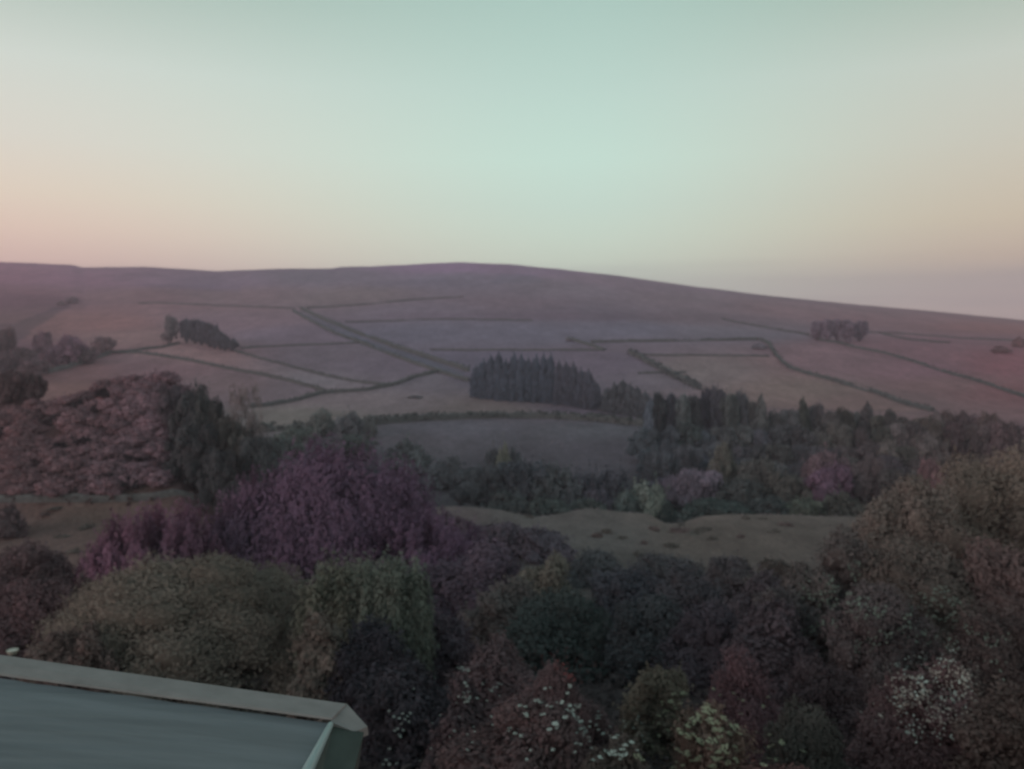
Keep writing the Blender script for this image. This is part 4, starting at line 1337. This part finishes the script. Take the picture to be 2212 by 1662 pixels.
# capping along the far edge
YB = YR + .17
e0 = at(750, 1521, YB); e1 = at(0, 1415, YB)
n0, n1 = at(716, 1556, YR + .004), at(0, 1460, YR + .004)
E = (e1 - e0); Nn = (n1 - n0)
m = MB()
bev = .012
dn = Vector((0, 0, -.10))
P_ = lambda p, q, f: p + q * f
secs = []
for base_e, base_n in ((e0, n0), (e0 + E * 2, n0 + Nn * 2)):
    nrm = Vector((0, -.45, .89))
    secs.append([base_n + Vector((0, .06, -.03)), base_n, base_n + nrm * bev + (base_e - base_n) * .06, base_e + nrm * bev - (base_e - base_n) * .06, base_e, base_e + dn])
for s_ in secs: m.v += [tuple(p) for p in s_]
for k in range(5): m.f.append((k, k + 1, 6 + k + 1, 6 + k))
m.f.append((0, 1, 2, 3, 4, 5)); m.f.append((11, 10, 9, 8, 7, 6))
part('verge_capping', m, CAP)
# folded end cap
m = MB()
q0, q1, q2, q3 = at(748, 1519, YB + .005), at(794, 1570, YR + .02), at(765, 1581, YR - .03), at(714, 1559, YR - .012)
q4 = at(722, 1549, YR + .05)
tv = Vector((.004, .01, -.06))
m.v = [tuple(q) for q in (q0, q1, q2, q3, q4)] + [tuple(q + tv) for q in (q0, q1, q2, q3, q4)]
m.f = [(0, 4, 3, 2, 1), (5, 6, 7, 8, 9), (0, 1, 6, 5), (1, 2, 7, 6), (2, 3, 8, 7), (3, 4, 9, 8), (4, 0, 5, 9)]
part('end_cap', m, CAP)
# rounded pale trim down the right edge of the roof
m = MB()
s0 = at(714, 1566, YR - .03); s1 = at(668, 1658, 4.62)
dr = (s1 - s0)
m.tube([s0 + Vector((0, 0, .0)), s0 + dr * .5, s0 + dr * 1, s0 + dr * 3, s0 + dr * 6.5], [.02, .027, .034, .036, .036], 12)
part('edge_trim', m, TRIM, True)
# side cladding beyond the trim
m = MB()
a0 = s0 + Vector((.012, .02, -.02)); a1 = s0 + dr * 6.5 + Vector((.012, 0, -.02))
b0 = at(786, 1582, YR - .02); b1 = at(762, 1662, 4.86); bd = (b1 - b0) * 6.5 / .5 * .55
b2 = b0 + (at(765, 1664, 4.75) - b0) * 10
dz = Vector((0, 0, -2.2))
m.v = [tuple(p) for p in (a0, a1, b2, b0, b0 + dz + Vector((-.35, 0, 0)), b2 + dz + Vector((-.35, 0, 0)))]
m.f = [(0, 1, 2, 3), (3, 2, 5, 4)]
part('side_cladding', m, SIDE)
m = MB()
gz = ground(c0.x, YR) - .4
w0 = Vector((b0.x - .35, YR + .03, 0)); w1 = Vector((far_l.x, YR + .03, 0))
hz0 = b0.z - .05; hz1 = far_l.z - .08
m.hexa([Vector((w0.x, YR - .05, gz)), Vector((w0.x, YR + .06, gz)), Vector((w1.x, YR + .06, gz)), Vector((w1.x, YR - .05, gz)),
        Vector((w0.x, YR - .05, hz0)), Vector((w0.x, YR + .06, hz0)), Vector((w1.x, YR + .06, hz1)), Vector((w1.x, YR - .05, hz1))])
part('rear_wall', m, SIDE)

# bird bath behind the roof, its water mirroring the sky
bx, by = pix(27, 1405)
BY = 19.0
bp_ = Vector((bx * BY, BY, CZ + by * BY))
gz = ground(bp_.x, bp_.y)
bb = link('bird_bath', None); bb.location = (bp_.x, bp_.y, gz)
tag(bb, 'small pale bird bath showing just above the roof edge at far left', 'bird bath')
hh = bp_.z - gz
m = MB(); m.lathe([(.0, -.05), (.13, -.05), (.12, .05), (.05, .12), (.045, hh - .18), (.08, hh - .1)], 20)
link('pedestal', m.mesh('pedestal', True), STONE, bb)
m = MB(); m.lathe([(.03, hh - .12), (.09, hh - .09), (.125, hh - .01), (.13, hh + .012), (.118, hh + .012), (.10, hh - .02), (.0, hh - .05)], 24)
link('bowl', m.mesh('bowl', True), noisy('pale_bath_stone', (.35, .34, .31), sc=8, amp=.15), bb)
m = MB(); m.lathe([(.112, hh), (.0, hh + .0005)], 24)
wm_ = noisy('still_water', (.30, .30, .28), rough=.05, amp=.05, spec=1.0)
link('water', m.mesh('water', True), wm_, bb)

# ---------------------------------------------------------------- dusk haze
hv = MB()
hx, hy0, hy1, hz0, hz1 = 3700, -60, 2700, CZ - 290, CZ + 175
hv.hexa([(-hx, hy0, hz0), (hx, hy0, hz0), (hx, hy1, hz0), (-hx, hy1, hz0), (-hx, hy0, hz1), (hx, hy0, hz1), (hx, hy1, hz1), (-hx, hy1, hz1)])
hm = bpy.data.materials.new('dusk_haze'); hm.use_nodes = True
hm.node_tree.nodes.clear()
pv = nd(hm.node_tree, 'ShaderNodeVolumePrincipled')
pv.inputs['Color'].default_value = (.90, .80, .93, 1)
pv.inputs['Density'].default_value = .00037
pv.inputs['Anisotropy'].default_value = .2
ho = nd(hm.node_tree, 'ShaderNodeOutputMaterial')
hm.node_tree.links.new(pv.outputs[0], ho.inputs['Volume'])
hz = link('haze', hv.mesh('haze'), hm)
tag(hz, 'thin dusk haze filling the valley', 'haze', kind='stuff')
print('terrain z', float(ZG.min()) + CZ, float(ZG.max()) + CZ)
for o in S.objects:
    for k in ('_w', '_h'):
        if k in o: del o[k]
